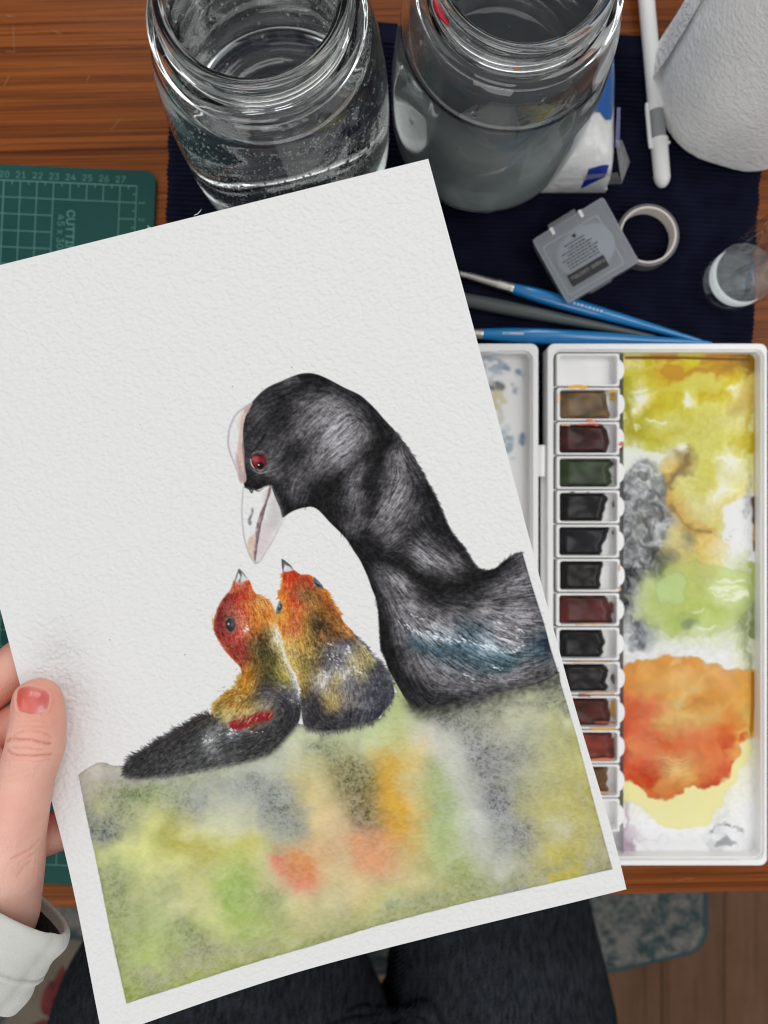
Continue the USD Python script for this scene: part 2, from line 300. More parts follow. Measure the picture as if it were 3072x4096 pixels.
def jar(label, loc, outer, inner, wz, wmat, nb, seed, nd, group):
    t = thing('glass_jar', label, 'jar', loc, 0)
    oc, ic = catmull(outer, 6), catmull(inner, 6)
    prof = np.vstack([oc, ic[::-1]])
    g = lathe(prof, 160)
    # the screw thread: one and a half turns of a rounded ridge that rises
    nz = np.interp(wz, ic[:, 1], ic[:, 0])
    obj('glass', g, glass, t, smooth=True)
    # water: fills the inside and overlaps the glass by a tenth of a millimetre
    zi = ic[:, 1]; order = np.argsort(zi); zz = np.linspace(zi.min() - .0001, wz, 40)
    rr = np.interp(zz, zi[order], ic[order, 0]) + .00015
    rr[0] = 0; men = [(rr[-1] - .0000, wz + .0011), (rr[-1] - .0010, wz + .0003), (rr[-1] - .003, wz), (0.0001, wz)]
    wp = np.vstack([np.c_[np.maximum(rr, .0001), zz], men])
    obj('water', lathe(wp, 128, closed=False), wmat, t, smooth=40)
    rg = np.random.default_rng(seed); bub = []
    ico = trimesh.creation.icosphere(1, 1.0)
    for i in range(nb):
        if rg.random() < .8:
            z = wz - abs(rg.normal(0, .030)) - .002; z = max(z, .008)
            a = rg.normal(-math.pi / 2, .75) if rg.random() < .8 else rg.random() * 6.28
            r = np.interp(z, zi[order], ic[order, 0]) - .0007
        else:
            z = rg.uniform(.006, wz - .002); a = rg.random() * 6.28; r = np.interp(z, zi[order], ic[order, 0]) - .0007
        s = ico.copy(); s.apply_scale(rg.choice([.00032, .00042, .00055, .0007], p=[.4, .35, .2, .05])); s.apply_translation((r * math.cos(a), r * math.sin(a), z)); bub.append(s)
    if bub: tag(obj('bubbles', trimesh.util.concatenate(bub), air, t, smooth=True), kind='stuff')
    dr = []
    for i in range(nd):
        z = rg.uniform(.075, .115) ; a = rg.normal(-math.pi / 2 + .5, .9); r = np.interp(z, oc[:, 1], oc[:, 0]) if False else float(np.interp(z, oc[6:, 1], oc[6:, 0]))
        s = ico.copy().subdivide(); s.vertices /= np.linalg.norm(s.vertices, axis=1, keepdims=True); k = rg.uniform(.0006, .0015)
        s.apply_scale((k, k * .5, k * rg.uniform(1, 1.6))); s.apply_transform(trimesh.transformations.rotation_matrix(a + math.pi / 2, (0, 0, 1)))
        s.apply_translation((r * math.cos(a), r * math.sin(a), z)); dr.append(s)
    if dr: tag(obj('droplets', trimesh.util.concatenate(dr), drop, t, smooth=True), kind='stuff')
    return t
def thread(t, r, z0, turns, a0, h=.0013, rise=.0030):
    a = np.linspace(a0, a0 + turns * 2 * math.pi, int(90 * turns)); P = np.c_[r * np.cos(a), r * np.sin(a), z0 + rise * (a - a0) / 6.283]
    k = np.minimum(1, np.minimum(np.arange(len(a)), np.arange(len(a))[::-1]) / 10); obj('screw_thread', tube(P, h * (.2 + .8 * k), 12), glass, t, smooth=True)
def shift(P, dz, dr=0, zmin=.0): return [(r + dr, z + dz if z > zmin else z) for r, z in P]
out2 = [(.0001, .0030), (.020, .0032), (.034, .0016), (.040, .0003), (.0445, .0004), (.0500, .0050), (.0528, .013), (.0545, .028), (.0549, .055), (.0535, .078), (.0515, .095), (.0498, .104), (.0470, .112), (.0440, .1168), (.0425, .1185), (.0446, .1196), (.0456, .1213), (.0446, .1231), (.0422, .1243), (.0398, .1246), (.0392, .1275), (.0392, .1335), (.0386, .1362), (.0365, .1374), (.0345, .1364)]
in2 = [(.0001, .0075), (.030, .0076), (.0410, .0066), (.0460, .0090), (.0492, .016), (.0507, .030), (.0511, .055), (.0498, .078), (.0478, .095), (.0458, .104), (.0425, .112), (.0385, .1175), (.0358, .123), (.0345, .130), (.0341, .1350)]
b2 = W(1925, 539, 0)
j2 = jar('glass jar of murky grey rinse water with a red stain at its rim', (b2[0], b2[1], .0024), out2, in2, .095, murk, 150, 5, 14, None)
thread(j2, .0394, .1262, 1.25, math.radians(205), .0014)
redm = plain('red_stain', (.45, .004, .02), .3)
orm = plain('rust_stain', (.40, .13, .03), .4)
def blot(t, r, z, a0, a1, h, m, name):
    a = np.linspace(math.radians(a0), math.radians(a1), 16); k = np.sin(np.linspace(0.25, math.pi - .1, 16))
    P = np.c_[r * np.cos(a), r * np.sin(a), np.full(16, z)]; obj(name, tube(P, h * k, 8), m, t, smooth=True)
blot(j2, .0398, .1312, 196, 218, .0015, redm, 'red_stain')
blot(j2, .0404, .1285, 264, 269, .0008, orm, 'rust_stain')
k1 = 1.0
out1 = [(r, z + (.0105 if z > .06 else .0)) for r, z in out2]
in1 = [(r + (.0006 if z > .11 else .0003), z + (.0105 if z > .06 else .0)) for r, z in in2]
b1 = W(1184, 673, 0)
j1 = jar('glass jar of clear water full of tiny bubbles behind the painting', (b1[0], b1[1], .0024), [(r * 1.02, z) for r, z in out1], [(r * 1.02, z) for r, z in in1], .117, water, 1100, 9, 26, None)
thread(j1, .0402, .1368, 1.6, math.radians(160), .0014)
# ------------------------------------------------------------------ small things on the placemat
MZ = .0024                                   # top of the placemat's ribs
white_pl = plain('white_plastic', (.78, .775, .76), .35, bump=(300, .00005))
grey_pl = plain('grey_translucent_plastic', (.26, .265, .27), .3)
def on_axis(p0, p1):
    p0, p1 = np.array(p0, float), np.array(p1, float); d = (p1 - p0) / np.linalg.norm(p1 - p0)
    return p0, d, np.linalg.norm(p1 - p0)
def rod(p0, p1, stations, n=24):
    """stations: (0..1 along, radius)."""
    a = np.array(stations, float); p0, p1 = np.array(p0, float), np.array(p1, float)
    return tube(p0 + (p1 - p0) * a[:, :1], a[:, 1], n)

# pack of cotton pads behind the grey jar
PKx0, PKx1, PKy0, PKy1, PKz = 2060, 2478, -60, 735, .036
pk = thing('tissue_pack', 'white and blue plastic pack of tissues behind the grey water jar', 'tissue pack', (0, 0, 0))
c = W([2020, 2520], [655, -140], .018); px0, px1, pyb, pyt = c[0, 0], W(2480, 0, .03)[0], W(0, 742, .012)[1], W(0, -140, .018)[1]
film = {'g': ('texture_coordinate', {}), 'n': ('noise_texture', {'scale': 55.0, 'detail': 4.0, 'distortion': .6}), 'b': ('bump', {'distance': .003}), 'p': ('principled_bsdf', {'base_color': (.74, .74, .73), 'roughness': .28, 'coat_weight': .4})}
film['p'][1]['base_color'] = (.80, .80, .79)
film = material('white_film', film, [('g.object', 'n.vector'), ('n.fac', 'b.height'), ('b.normal', 'p.normal')])
def film_c(name, col): return material(name, {'g': ('texture_coordinate', {}), 'n': ('noise_texture', {'scale': 45.0, 'detail': 3.0}), 'b': ('bump', {'distance': .002}), 'p': ('principled_bsdf', {'base_color': col, 'roughness': .25, 'coat_weight': .4})}, [('g.object', 'n.vector'), ('n.fac', 'b.height'), ('b.normal', 'p.normal')])
blue_d, blue_l, navy_l = film_c('blue_film', (.008, .10, .36)), film_c('light_blue_film', (.06, .33, .68)), film_c('royal_blue_print', (.006, .03, .30))
def pillow(x0, x1, y0, y1, z0, z1, n=60, seed=4):
    u, v = np.meshgrid(np.linspace(0, 1, n), np.linspace(0, 1, n), indexing='ij')
    e = (1 - (2 * np.abs(u - .5)) ** 7) * (1 - (2 * np.abs(v - .5)) ** 9)
    w = noise2((n, n), 4, seed) * .0012 + noise2((n, n), 1.6, seed + 1) * .0004
    X = x0 + (x1 - x0) * u; Y = y0 + (y1 - y0) * v
    top = np.stack([X, Y, z0 + (z1 - z0) * (.12 + .88 * np.clip(e, 0, 1) ** .45) + w * e], -1).reshape(-1, 3)
    bot = np.stack([X, Y, np.full_like(X, z0)], -1).reshape(-1, 3); f = grid_faces(n, n)
    m = trimesh.Trimesh(np.vstack([top, bot]), np.vstack([f[:, ::-1], f + n * n]), process=False)
    ring = np.r_[np.arange(n - 1), (np.arange(n - 1)) * n + n - 1, (n * n - 1) - np.arange(n - 1), (np.arange(n - 1, 0, -1)) * n]
    r2 = np.roll(ring, -1); sk = np.vstack([np.stack([ring, r2, r2 + n * n], 1), np.stack([ring, r2 + n * n, ring + n * n], 1)])
    m = trimesh.Trimesh(m.vertices, np.vstack([m.faces, sk]), process=False); m.fix_normals(); return m, top.reshape(n, n, 3)
pmesh, ptop = pillow(px0, px1, pyb, pyt, MZ, .037)
obj('wrapper', pmesh, film, pk, smooth=50)
def on_pack(pts, name, m, lift=.0004):
    """A printed field that follows the wrapper's top."""
    poly = shapely.Polygon([W(a, b, .036)[:2] for a, b in pts]); n = 60
    bx = poly.bounds; X, Y = np.meshgrid(np.linspace(bx[0], bx[2], n), np.linspace(bx[1], bx[3], n), indexing='ij')
    fu, fv = (X - px0) / (px1 - px0) * 59, (Y - pyb) / (pyt - pyb) * 59
    Z = ndi.map_coordinates(ptop[..., 2], [fu, fv], order=1, mode='nearest') + lift
    f = grid_faces(n, n)[:, ::-1]; V = np.stack([X, Y, Z], -1).reshape(-1, 3)
    ins = shapely.contains_xy(poly, V[f].mean(1)[:, 0], V[f].mean(1)[:, 1]); obj(name, (V, f[ins]), m, pk, smooth=True)
on_pack([(2290, -200), (2486, -200), (2486, 255), (2290, 265)], 'light_blue_field', blue_l)
on_pack([(2290, 250), (2484, 250), (2472, 380), (2450, 470), (2425, 478), (2400, 460), (2360, 458), (2290, 445)], 'blue_field', blue_d, .0007)
on_pack([(2376, 640), (2456, 630), (2458, 652), (2377, 664)], 'royal_blue_print', navy_l, .0006)
wt = plain('pale_print', (.45, .62, .80), .5)
q = W(2352, 418, .0378); text('atar', .0032, q[0], q[1], -2, .0376, pk, wt, 'lettering')
q = W(2352, 442, .0378); text('lerk', .0022, q[0], q[1], -2, .0376, pk, wt, 'lettering')
q = W(2312, 735, .01)
clearf = material('clear_film', {'t': ('transparent_bsdf', {}), 'g': ('glossy_bsdf', {'roughness': .12}), 'd': ('diffuse_bsdf', {'color': (.8, .8, .8)}), 'm': ('mix_closure', {'fac': .30}), 'm2': ('mix_closure', {'fac': .12})}, [('t.BSDF', 'm.closure1'), ('d.BSDF', 'm.closure2'), ('m.closure', 'm2.closure1'), ('g.BSDF', 'm2.closure2')], surface='m2.closure')
def film_patch(P, zs, name, seed):
    P = np.array(P, float); n = 14; u, v = np.meshgrid(np.linspace(0, 1, n), np.linspace(0, 1, n)); q = ((1 - u) * (1 - v))[..., None] * P[0] + (u * (1 - v))[..., None] * P[1] + (u * v)[..., None] * P[2] + ((1 - u) * v)[..., None] * P[3]
    z = (1 - v) * zs[0] + v * zs[1] + noise2((n, n), 1.5, seed) * .0007; V = W(q[..., 0], q[..., 1], z).reshape(-1, 3); obj(name, (V, grid_faces(n, n)), clearf, pk, smooth=True)
film_patch([(2462, 560), (2488, 560), (2520, 648), (2486, 735)], (.034, .012), 'film_fold', 3)
film_patch([(2330, 700), (2470, 690), (2486, 735), (2330, 742)], (.026, .006), 'film_fold', 4)
vio = plain('violet_print', (.22, .22, .44), .5)
for i in range(4):
    a = W(np.array([2470 + 3.4 * i, 2462 + 4.6 * i]), np.array([430, 590]), np.array([.0335, .033]) - .0012 * i)
    obj('side_print', tube(np.linspace(a[0], a[1], 8), .00022, 5), vio, pk)

# kitchen roll standing on its end
rb_ = W(2950, 350, 0)
kr = thing('kitchen_roll', 'white embossed kitchen paper roll standing at the upper right', 'paper roll', (rb_[0], rb_[1], MZ))
tw = {'g': ('texture_coordinate', {}), 'v': ('voronoi_texture', {'scale': 400.0}), 'n': ('noise_texture', {'scale': 60.0, 'detail': 2.0, 'distortion': 3.0}), 'w': ('noise_texture', {'scale': 1500.0, 'detail': 2.0}),
      'k': ('rgb_ramp', {'ramp': [(.44, (0, 0, 0)), (.5, (.22, .22, .22)), (.56, (0, 0, 0))]}), 'a': ('math', {'math_type': 'multiply_add', 'value2': .8}), 'a2': ('math', {'math_type': 'multiply_add', 'value2': .25}), 'b': ('bump', {'distance': .0006, 'strength': .9}), 'p': ('principled_bsdf', {'base_color': (.90, .89, .875), 'roughness': .95})}
towel = material('embossed_tissue', tw, [('g.object', 'v.vector'), ('g.object', 'n.vector'), ('g.object', 'w.vector'), ('n.fac', 'k.fac'), ('v.distance', 'a.value1'), ('k.color', 'a.value3'), ('w.fac', 'a2.value1'), ('a.value', 'a2.value3'), ('a2.value', 'b.height'), ('b.normal', 'p.normal')])
def roll():
    n, m = 420, 260; a = np.linspace(0, 2 * np.pi, n, endpoint=False); z = np.linspace(.0006, .225, m)
    q = noise2((n, m), (1.4, 1.4), 21, True); big = noise2((n, m), (9, 14), 22, True)
    # loose outer sheet: its free edge lies on the left side
    sheet = np.zeros(n)
    R = .0532 + q * .00006 + big * .00045 + sheet[:, None]
    R[:, :3] -= np.array([.003, .0012, .0003])
    wav = noise2((n,), 12, 30, True) * .0006
    v = np.stack([R * np.cos(a)[:, None], R * np.sin(a)[:, None], np.broadcast_to(z, (n, m)) + wav[:, None]], -1)
    v[..., 2] = np.maximum(v[..., 2], 0.0002)
    i, j = np.meshgrid(np.arange(n), np.arange(m - 1), indexing='ij'); i2 = (i + 1) % n
    q4 = np.stack([i * m + j, i2 * m + j, i2 * m + j + 1, i * m + j + 1], -1).reshape(-1, 4)
    V = v.reshape(-1, 3); k = len(V); V = np.vstack([V, [[0, 0, .225], [0, 0, .0002]]]); idx = np.arange(n)
    caps = np.vstack([np.stack([idx * m + m - 1, ((idx + 1) % n) * m + m - 1, np.full(n, k)], 1), np.stack([((idx + 1) % n) * m, idx * m, np.full(n, k + 1)], 1)])
    return V, np.vstack([q4[:, [0, 1, 2]], q4[:, [0, 2, 3]], caps])
obj('paper_layers', roll(), towel, kr, smooth=60)
tw['b'][1]['distance'] = .0013; tw['k'][1]['ramp'] = [(.42, (0, 0, 0)), (.5, (.6, .6, .6)), (.58, (0, 0, 0))]
quilt = material('quilted_tissue', tw, [('g.object', 'v.vector'), ('g.object', 'n.vector'), ('g.object', 'w.vector'), ('n.fac', 'k.fac'), ('v.distance', 'a.value1'), ('k.color', 'a.value3'), ('w.fac', 'a2.value1'), ('a.value', 'a2.value3'), ('a2.value', 'b.height'), ('b.normal', 'p.normal')])
sa, sz = np.linspace(math.radians(60), math.radians(181), 90), np.linspace(.0015, .2245, 120); S_, Z_ = np.meshgrid(sa, sz); S_ = S_ + noise2((120, 90), (9, 30), 77) * .012
Rs = .0546 + noise2((120, 90), (7, 7), 78) * .0006 + .0009 * np.clip((S_ - math.radians(172)) / math.radians(12), 0, 1) ** 2
obj('loose_sheet', (np.stack([Rs * np.cos(S_), Rs * np.sin(S_), Z_], -1).reshape(-1, 3), grid_faces(120, 90)), quilt, kr, smooth=True)
obj('core_tube', move(lathe([(.0205, .2255), (.0195, .2255), (.0195, .2265), (.0205, .2265)], 48), (0, 0, 0)), plain('card', (.32, .22, .13), .9), kr, smooth=30)

# white pen
pn = thing('gel_pen', 'white gel pen with clip lying between tissue pack and kitchen roll', 'pen', (0, 0, 0))
PR = .0049; pz = MZ + PR + .0006
e0, e1 = W(2573, -150, pz), W(2652, 750, pz)
L_ = np.linalg.norm(e1 - e0); pt = lambda f: e0 + (e1 - e0) * f
def fy(v): return (v + 150) / 900
obj('barrel', rod(e0, e1, [(0, .0036), (.02, .0046), (fy(440), .0046), (fy(445), .0045)]), white_pl, pn, smooth=40)
obj('grip', rod(e0, e1, [(fy(445), .0043), (fy(560), .0043)]), grey_pl, pn, smooth=40)
cap = [(fy(556), .0040), (fy(558), .0052), (fy(575), .0053), (fy(580), .0049), (fy(700), .0047)] + [(fy(700) + (1 - fy(700)) * math.sin(t), .0047 * math.cos(t) + .0001) for t in np.linspace(.1, 1.57, 9)]
obj('end_cap', rod(e0, e1, cap), white_pl, pn, smooth=40)
nrm = np.cross((e1 - e0) / L_, (0, 0, 1)); off = -nrm * .0 + np.array([-.0058, 0, .0012])
obj('clip', tube(np.array([pt(fy(y)) + off for y in np.linspace(418, 598, 10)]), [.0009] + [.0013] * 8 + [.0009], 10), white_pl, pn, smooth=True)
obj('clip_bridge', tube(np.array([pt(fy(590)) + off, pt(fy(592)) + off * .3]), .0013, 8), white_pl, pn)
obj('clip_nub', trimesh.Trimesh(**trimesh.creation.icosphere(2, .0011).to_dict()) if False else move(trimesh.creation.icosphere(2, .0012), tuple(pt(fy(572)) + np.array([.0052, 0, .0006]))), white_pl, pn, smooth=True)

# paper tape roll, then the eraser case that leans over it
tr_ = W(2590, 942, .010)
tp = thing('tape_roll', 'small roll of white paper tape beside the eraser case', 'tape roll', (tr_[0], tr_[1], MZ))
obj('tape', lathe([(.0168, .0002), (.0184, .0002), (.0186, .0006), (.0186, .0080), (.0184, .0084), (.0168, .0084)], 72), plain('grey_tape', (.13, .125, .125), .3, bump=(400, .0001)), tp, smooth=30)
obj('core', lathe([(.0157, 0), (.01675, 0), (.01675, .0088), (.0157, .0088)], 72), plain('card_white', (.74, .67, .60), .7), tp, smooth=30)

ca = W(2437, 776, .0235)[:2]; cb = W(2563, 1043, .0235)[:2]; cc = W(2276, 1204, .014)[:2]; cd = W(2147, 955, .014)[:2]
cen = (ca + cb + cc + cd) / 4; LEAN = 10.5; ang = math.degrees(math.atan2(*(ca - cd)[::-1])); cw = (np.linalg.norm(ca - cd) + np.linalg.norm(cb - cc)) / 2; ch = (np.linalg.norm(ca - cb) + np.linalg.norm(cd - cc)) / 2
ec = thing('eraser_case', 'small frosted plastic eraser case with black label and tiny print', 'plastic case', (cen[0], cen[1], MZ), ang)
UsdGeom.Xformable(ec).AddRotateYOp().Set(-LEAN); ec.GetAttribute('xformOp:translate').Set(Gf.Vec3d(float(cen[0]), float(cen[1]), MZ + cw / 2 * math.sin(math.radians(LEAN))))
frost = material('frosted_plastic', {'t': ('transparent_bsdf', {'color': (.93, .95, .98)}), 'd': ('diffuse_bsdf', {'color': (.92, .95, .98)}), 'tr': ('translucent_bsdf', {'color': (.75, .8, .86)}), 'gl': ('glossy_bsdf', {'roughness': .22}), 'm1': ('mix_closure', {'fac': .35}), 'm2': ('mix_closure', {'fac': .2}), 'f': ('fresnel', {'IOR': 1.45}), 'm3': ('mix_closure', {})},
    [('d.BSDF', 'm1.closure1'), ('tr.BSDF', 'm1.closure2'), ('t.BSDF', 'm2.closure1'), ('m1.closure', 'm2.closure2'), ('m2.closure', 'm3.closure1'), ('gl.BSDF', 'm3.closure2'), ('f.fac', 'm3.fac')], surface='m3.closure')
frost_old = material('frosted_plastic_b', {'p': ('principled_bsdf', {'base_color': (.66, .70, .74), 'roughness': .32, 'transmission_weight': .55, 'ior': 1.45}), 'g': ('texture_coordinate', {}), 'n': ('noise_texture', {'scale': 500.0}), 'b': ('bump', {'distance': .0001})}, [('g.object', 'n.vector'), ('n.fac', 'b.height'), ('b.normal', 'p.normal')])
a_, b_ = cw / 2, ch / 2
outer = rrect(-a_, -b_, a_, b_, .0022); inner_ = rrect(-a_ + .0012, -b_ + .0012, a_ - .0012, b_ - .0012, .0014)
obj('tray', trimesh.util.concatenate([extrude(outer, .0010, .0004), extrude(outer.difference(inner_), .0052, .0015)]), frost, ec)
lid = rrect(-a_ - .0005, -b_ - .0005, a_ + .0005, b_ + .0005, .0024)
obj('lid', trimesh.util.concatenate([tm(rbox(-a_ - .0005, -b_ - .0005, .0110, a_ + .0005, b_ + .0005, .0126, .0007)), extrude(lid.difference(outer.buffer(-.0004)), .0046, .0066)]), frost, ec)
obj('latch', tm(rbox(-.011, b_ + .0003, .0062, .0065, b_ + .0036, .0118, .0007)), frost, ec)
obj('hinge_tab', tm(rbox(-.008, -b_ - .0016, .005, .006, -b_ - .0003, .010, .0005)), frost, ec)
ring_ = lid.difference(lid.buffer(-.0011)); obj('lid_edge', extrude(ring_, .0003, .01262), frost, ec); obj('base_ring', extrude(rrect(-a_ + .004, -b_ + .004, a_ - .004, b_ - .004, .002).difference(rrect(-a_ + .0048, -b_ + .0048, a_ - .0048, b_ - .0048, .0018)), .0006, .0016), white_pl, ec)
for x in (-.0115, .0068): obj('latch_rib', tm(rbox(x, b_ - .0035, .01262, x + .002, b_ + .001, .0131, .0002)), white_pl, ec)
er = trimesh.creation.icosphere(3, 1.0); er.vertices += meshkit.noise(er.vertices * 2.0).reshape(-1, 1) * .10 * er.vertices; er.apply_scale((.0165, .0140, .0042)); er.apply_translation((.002, .001, .0060))
obj('putty_eraser', er, plain('pale_putty', (.50, .52, .54), .7, bump=(120, .0006)), ec, smooth=True)
ink = plain('black_print', (.012, .013, .014), .5)
obj('black_label', extrude(shapely.box(-.0155, -.0145, .0075, -.0072), .0002, .0127), ink, ec)
text('FABER-CASTELL', .0019, -.004, -.0102, 180, .0129, ec, plain('silver_print', (.28, .29, .29), .5), 'lettering', center=True, depth=.00015)
rg = np.random.default_rng(3); dash = []
for r, (wl, y) in enumerate([(.017, -.0050), (.019, -.0032), (.018, -.0014), (.021, .0004), (.015, .0022), (.018, .0040), (.010, .0058), (.013, .0078)]):
    x = -.003 - wl / 2 + rg.uniform(-.001, .001)
    while x < -.003 + wl / 2:
        l = rg.uniform(.0006, .0022); dash.append(trimesh.creation.box(bounds=[[x, y, .01265], [x + l, y + .0006, .0128]])); x += l + .0005
dash.append(extrude(shapely.Polygon([(-.0028, .0116), (.0002, .0116), (-.0013, .0092)]), .0002, .0127))
obj('fine_print', trimesh.util.concatenate(dash), ink, ec)

# clear spray bottle at the right
bb = W(2911, 1138, 0)
bt = thing('clear_bottle', 'clear plastic bottle with a little water and a dip tube at the right', 'bottle', (bb[0], bb[1], MZ))
clear = material('clear_plastic', {'t': ('transparent_bsdf', {'color': (.94, .96, .97)}), 'gl': ('glossy_bsdf', {'roughness': .03}), 'lw': ('layer_weight', {'blend': .12}), 'mm': ('math', {'math_type': 'multiply_add', 'value2': .58, 'value3': .012}), 'm': ('mix_closure', {})}, [('lw.facing', 'mm.value1'), ('mm.value', 'm.fac'), ('t.BSDF', 'm.closure1'), ('gl.BSDF', 'm.closure2')], surface='m.closure')
bo = catmull([(.0001, .0022), (.010, .0020), (.0150, .0003), (.0172, .0010), (.0186, .0045), (.0188, .012), (.0188, .070), (.0180, .078), (.0120, .088), (.0100, .090), (.0100, .0995)], 5)
bi = catmull([(.0001, .0034), (.010, .0034), (.0148, .0020), (.0164, .0032), (.0176, .0065), (.0178, .012), (.0178, .069), (.0170, .0765), (.0112, .0865), (.0090, .090), (.0090, .0995)], 5)
obj('bottle_body', lathe(bo, 96, closed=False), clear, bt, smooth=True)
wz = np.linspace(.0033, .017, 14); wr = np.interp(wz, bi[5:, 1], bi[5:, 0]) + .0001
obj('water', lathe(np.vstack([[(.0001, .0033)], np.c_[wr, wz], [(.0001, .017)]]), 72, closed=False), clear, bt, smooth=40)
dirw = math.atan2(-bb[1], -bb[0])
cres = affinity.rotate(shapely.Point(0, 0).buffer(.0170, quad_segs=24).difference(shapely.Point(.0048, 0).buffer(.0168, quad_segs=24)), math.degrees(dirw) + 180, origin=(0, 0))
obj('added_caustic', extrude(cres, .0009, .0095), white_pl, bt)  # added white crescent imitates light gathered through the bottle base
obj('dip_tube', tube(np.array([(-.003, .002, .005), (0, 0, .05), (.001, 0, .102)]), .0017, 12), clear, bt, smooth=True)
obj('pump_head', lathe([(.0001, .0995), (.0122, .0995), (.0122, .114), (.008, .117), (.006, .128), (.0001, .128)], 48, closed=False), white_pl, bt, smooth=30)

# three brushes
blue_l2 = plain('blue_lacquer', (.004, .19, .48), .16, coat_weight=.6)
grey_l2 = plain('grey_lacquer', (.070, .082, .082), .35)
steel = material('ferrule_metal', {'p': ('principled_bsdf', {'base_color': (.72, .69, .64), 'metallic': 1.0, 'roughness': .25})})
hair = plain('brown_bristle', (.06, .03, .018), .6)
silver = plain('silver_lettering', (.50, .58, .66), .4)
def brush(label, name, p0, p1, ferr, stations, hm, mark=None):
    """p0: where the ferrule meets the bristle, p1: the handle's end; both at their own height."""
    t = thing(name, label, 'brush', (0, 0, 0), 0); p0, p1 = np.array(p0), np.array(p1); L = np.linalg.norm(p1 - p0)
    r = stations[0][1]
    obj('handle', rod(p0, p1, stations), hm, t, smooth=40)
    f = ferr; d = (p1 - p0)
    obj('ferrule', rod(p0, p1, [(0, r * .62), (f * .10, r * .72), (f * .12, r * .64), (f * .16, r * .72), (f * .70, r * .98), (f * .74, r * 1.12), (f * .78, r * .98), (f * .84, r * 1.12), (f * .88, r * .98), (f * .94, r * 1.12), (f, r * 1.05), (f * 1.01, r * .6)]), steel, t, smooth=50)
    u = d / L
    obj('bristles', tube(p0 + u * np.linspace(.001, -.018, 10)[:, None], r * np.array([.60, .68, .74, .76, .74, .68, .55, .4, .22, .04]), 14), hair, t, smooth=True)
    if mark:
        k0, k1 = mark; n = 9; rg = np.random.default_rng(int(k0 * 100))
        for q in range(1):
            ms = [trimesh.creation.box(extents=(rg.uniform(.0008, .0018), .0012, .0004)) for _ in range(n)]
            an = math.atan2(u[1], u[0]); out = []
            for i, b in enumerate(ms):
                f_ = k0 + (k1 - k0) * i / n; c_ = p0 + d * f_; rr = np.interp(f_, [s[0] for s in stations], [s[1] for s in stations])
                b = move(b, (0, 0, 0), math.degrees(an)); b.apply_translation(c_ + [0, 0, rr]); out.append(b)
            obj('imprint', trimesh.util.concatenate(out), silver, t)
    return t
zb = MZ + .0042
brush('blue handled brush, upper of the two, its metal ferrule clear of the paper', 'paint_brush', W(1838, 1094, zb), W(2828, 1372, MZ + .0022), .215, [(.205, .0030), (.30, .0040), (.42, .0043), (.62, .0034), (.82, .0022), (.97, .0013), (1, .0004)], blue_l2, (.44, .58))
brush('grey handled brush lying between the two blue brushes', 'paint_brush', W(1500, 1130, zb), W(2640, 1352, MZ + .002), .20, [(.19, .0028), (.30, .0040), (.45, .0043), (.65, .0033), (.85, .0021), (.97, .0013), (1, .0004)], grey_l2)
brush('blue handled brush lying flat against the edge of the paint box', 'paint_brush', W(1772, 1330, zb), W(2850, 1372, MZ + .0022), .145, [(.14, .0032), (.24, .0043), (.36, .0047), (.58, .0040), (.80, .0026), (.97, .0014), (1, .0004)], blue_l2, (.22, .30))
# ------------------------------------------------------------------ the watercolour: a sheet of cold-pressed paper, painted
# The picture is worked out on a fine grid and handed to the sheet's vertices as pigment colours (flat print on real relief).
K = .5; OX, OY = -400, 580; CWID, CHEI = 1500, 1830
def cv(p): return (np.asarray(p, float) - [OX, OY]) * K
def crop(x0, y0, s, pts): return np.asarray(pts, float) * s + [x0, y0]
cA = lambda p: crop(800, 1400, .60277, p)
cB = lambda p: crop(1400, 2000, .60277, p)
cC = lambda p: crop(800, 2200, .48222, p)
cD = lambda p: crop(300, 2700, .60277, p)
cE = lambda p: crop(300, 3000, .66305, p)
cF = lambda p: crop(1000, 2700, .90416, p)
def poly_mask(P, shape=None, k=None):
    """Anti-aliased coverage of a polygon given in canvas pixels."""
    H, Wd = shape or (CHEI, CWID); SS = 3
    acc = np.zeros((H * SS, Wd + 2)); P = np.asarray(P, float)
    for (x0, y0), (x1, y1) in zip(P, np.roll(P, -1, 0)):
        if y0 == y1: continue
        s = 1.0
        if y0 > y1: x0, y0, x1, y1, s = x1, y1, x0, y0, -1.0
        r = np.arange(max(0, math.ceil(y0 * SS - .5)), min(H * SS, math.ceil(y1 * SS - .5)))
        if not len(r): continue
        x = np.clip(x0 + ((r + .5) / SS - y0) / (y1 - y0) * (x1 - x0), 0, Wd); c = np.floor(x).astype(int); f = x - c
        np.add.at(acc, (r, c), s * (1 - f)); np.add.at(acc, (r, np.minimum(c + 1, Wd + 1)), s * f)
    m = np.minimum(np.abs(np.cumsum(acc, 1)), 1)[:, :Wd]
    return m.reshape(H, SS, Wd).mean(1)
def colour_field(P, C, blur, shape=(CHEI, CWID), step=4):
    """Colours known at scattered points, spread over the canvas. P in canvas pixels."""
    P = np.asarray(P, float); C = np.asarray(C, float)
    gy, gx = np.mgrid[0:shape[0]:step, 0:shape[1]:step]
    Q = np.stack([gx, gy], -1)
    a = LinearNDInterpolator(P, C)(Q); b = NearestNDInterpolator(P, C)(Q)
    a = np.where(np.isnan(a), b, a)
    a = np.stack([ndi.gaussian_filter(a[..., i], blur / step) for i in range(3)], -1)
    z = np.stack([ndi.zoom(a[..., i], step, order=1)[:shape[0], :shape[1]] for i in range(3)], -1)
    return z
def samples(*groups):
    P, C = [], []
    for f, rows in groups:
        for x, y, *c in rows:
            P.append(cv(f((x, y)))); C.append(c * 3 if len(c) == 1 else c)
    return np.array(P), np.array(C, float)
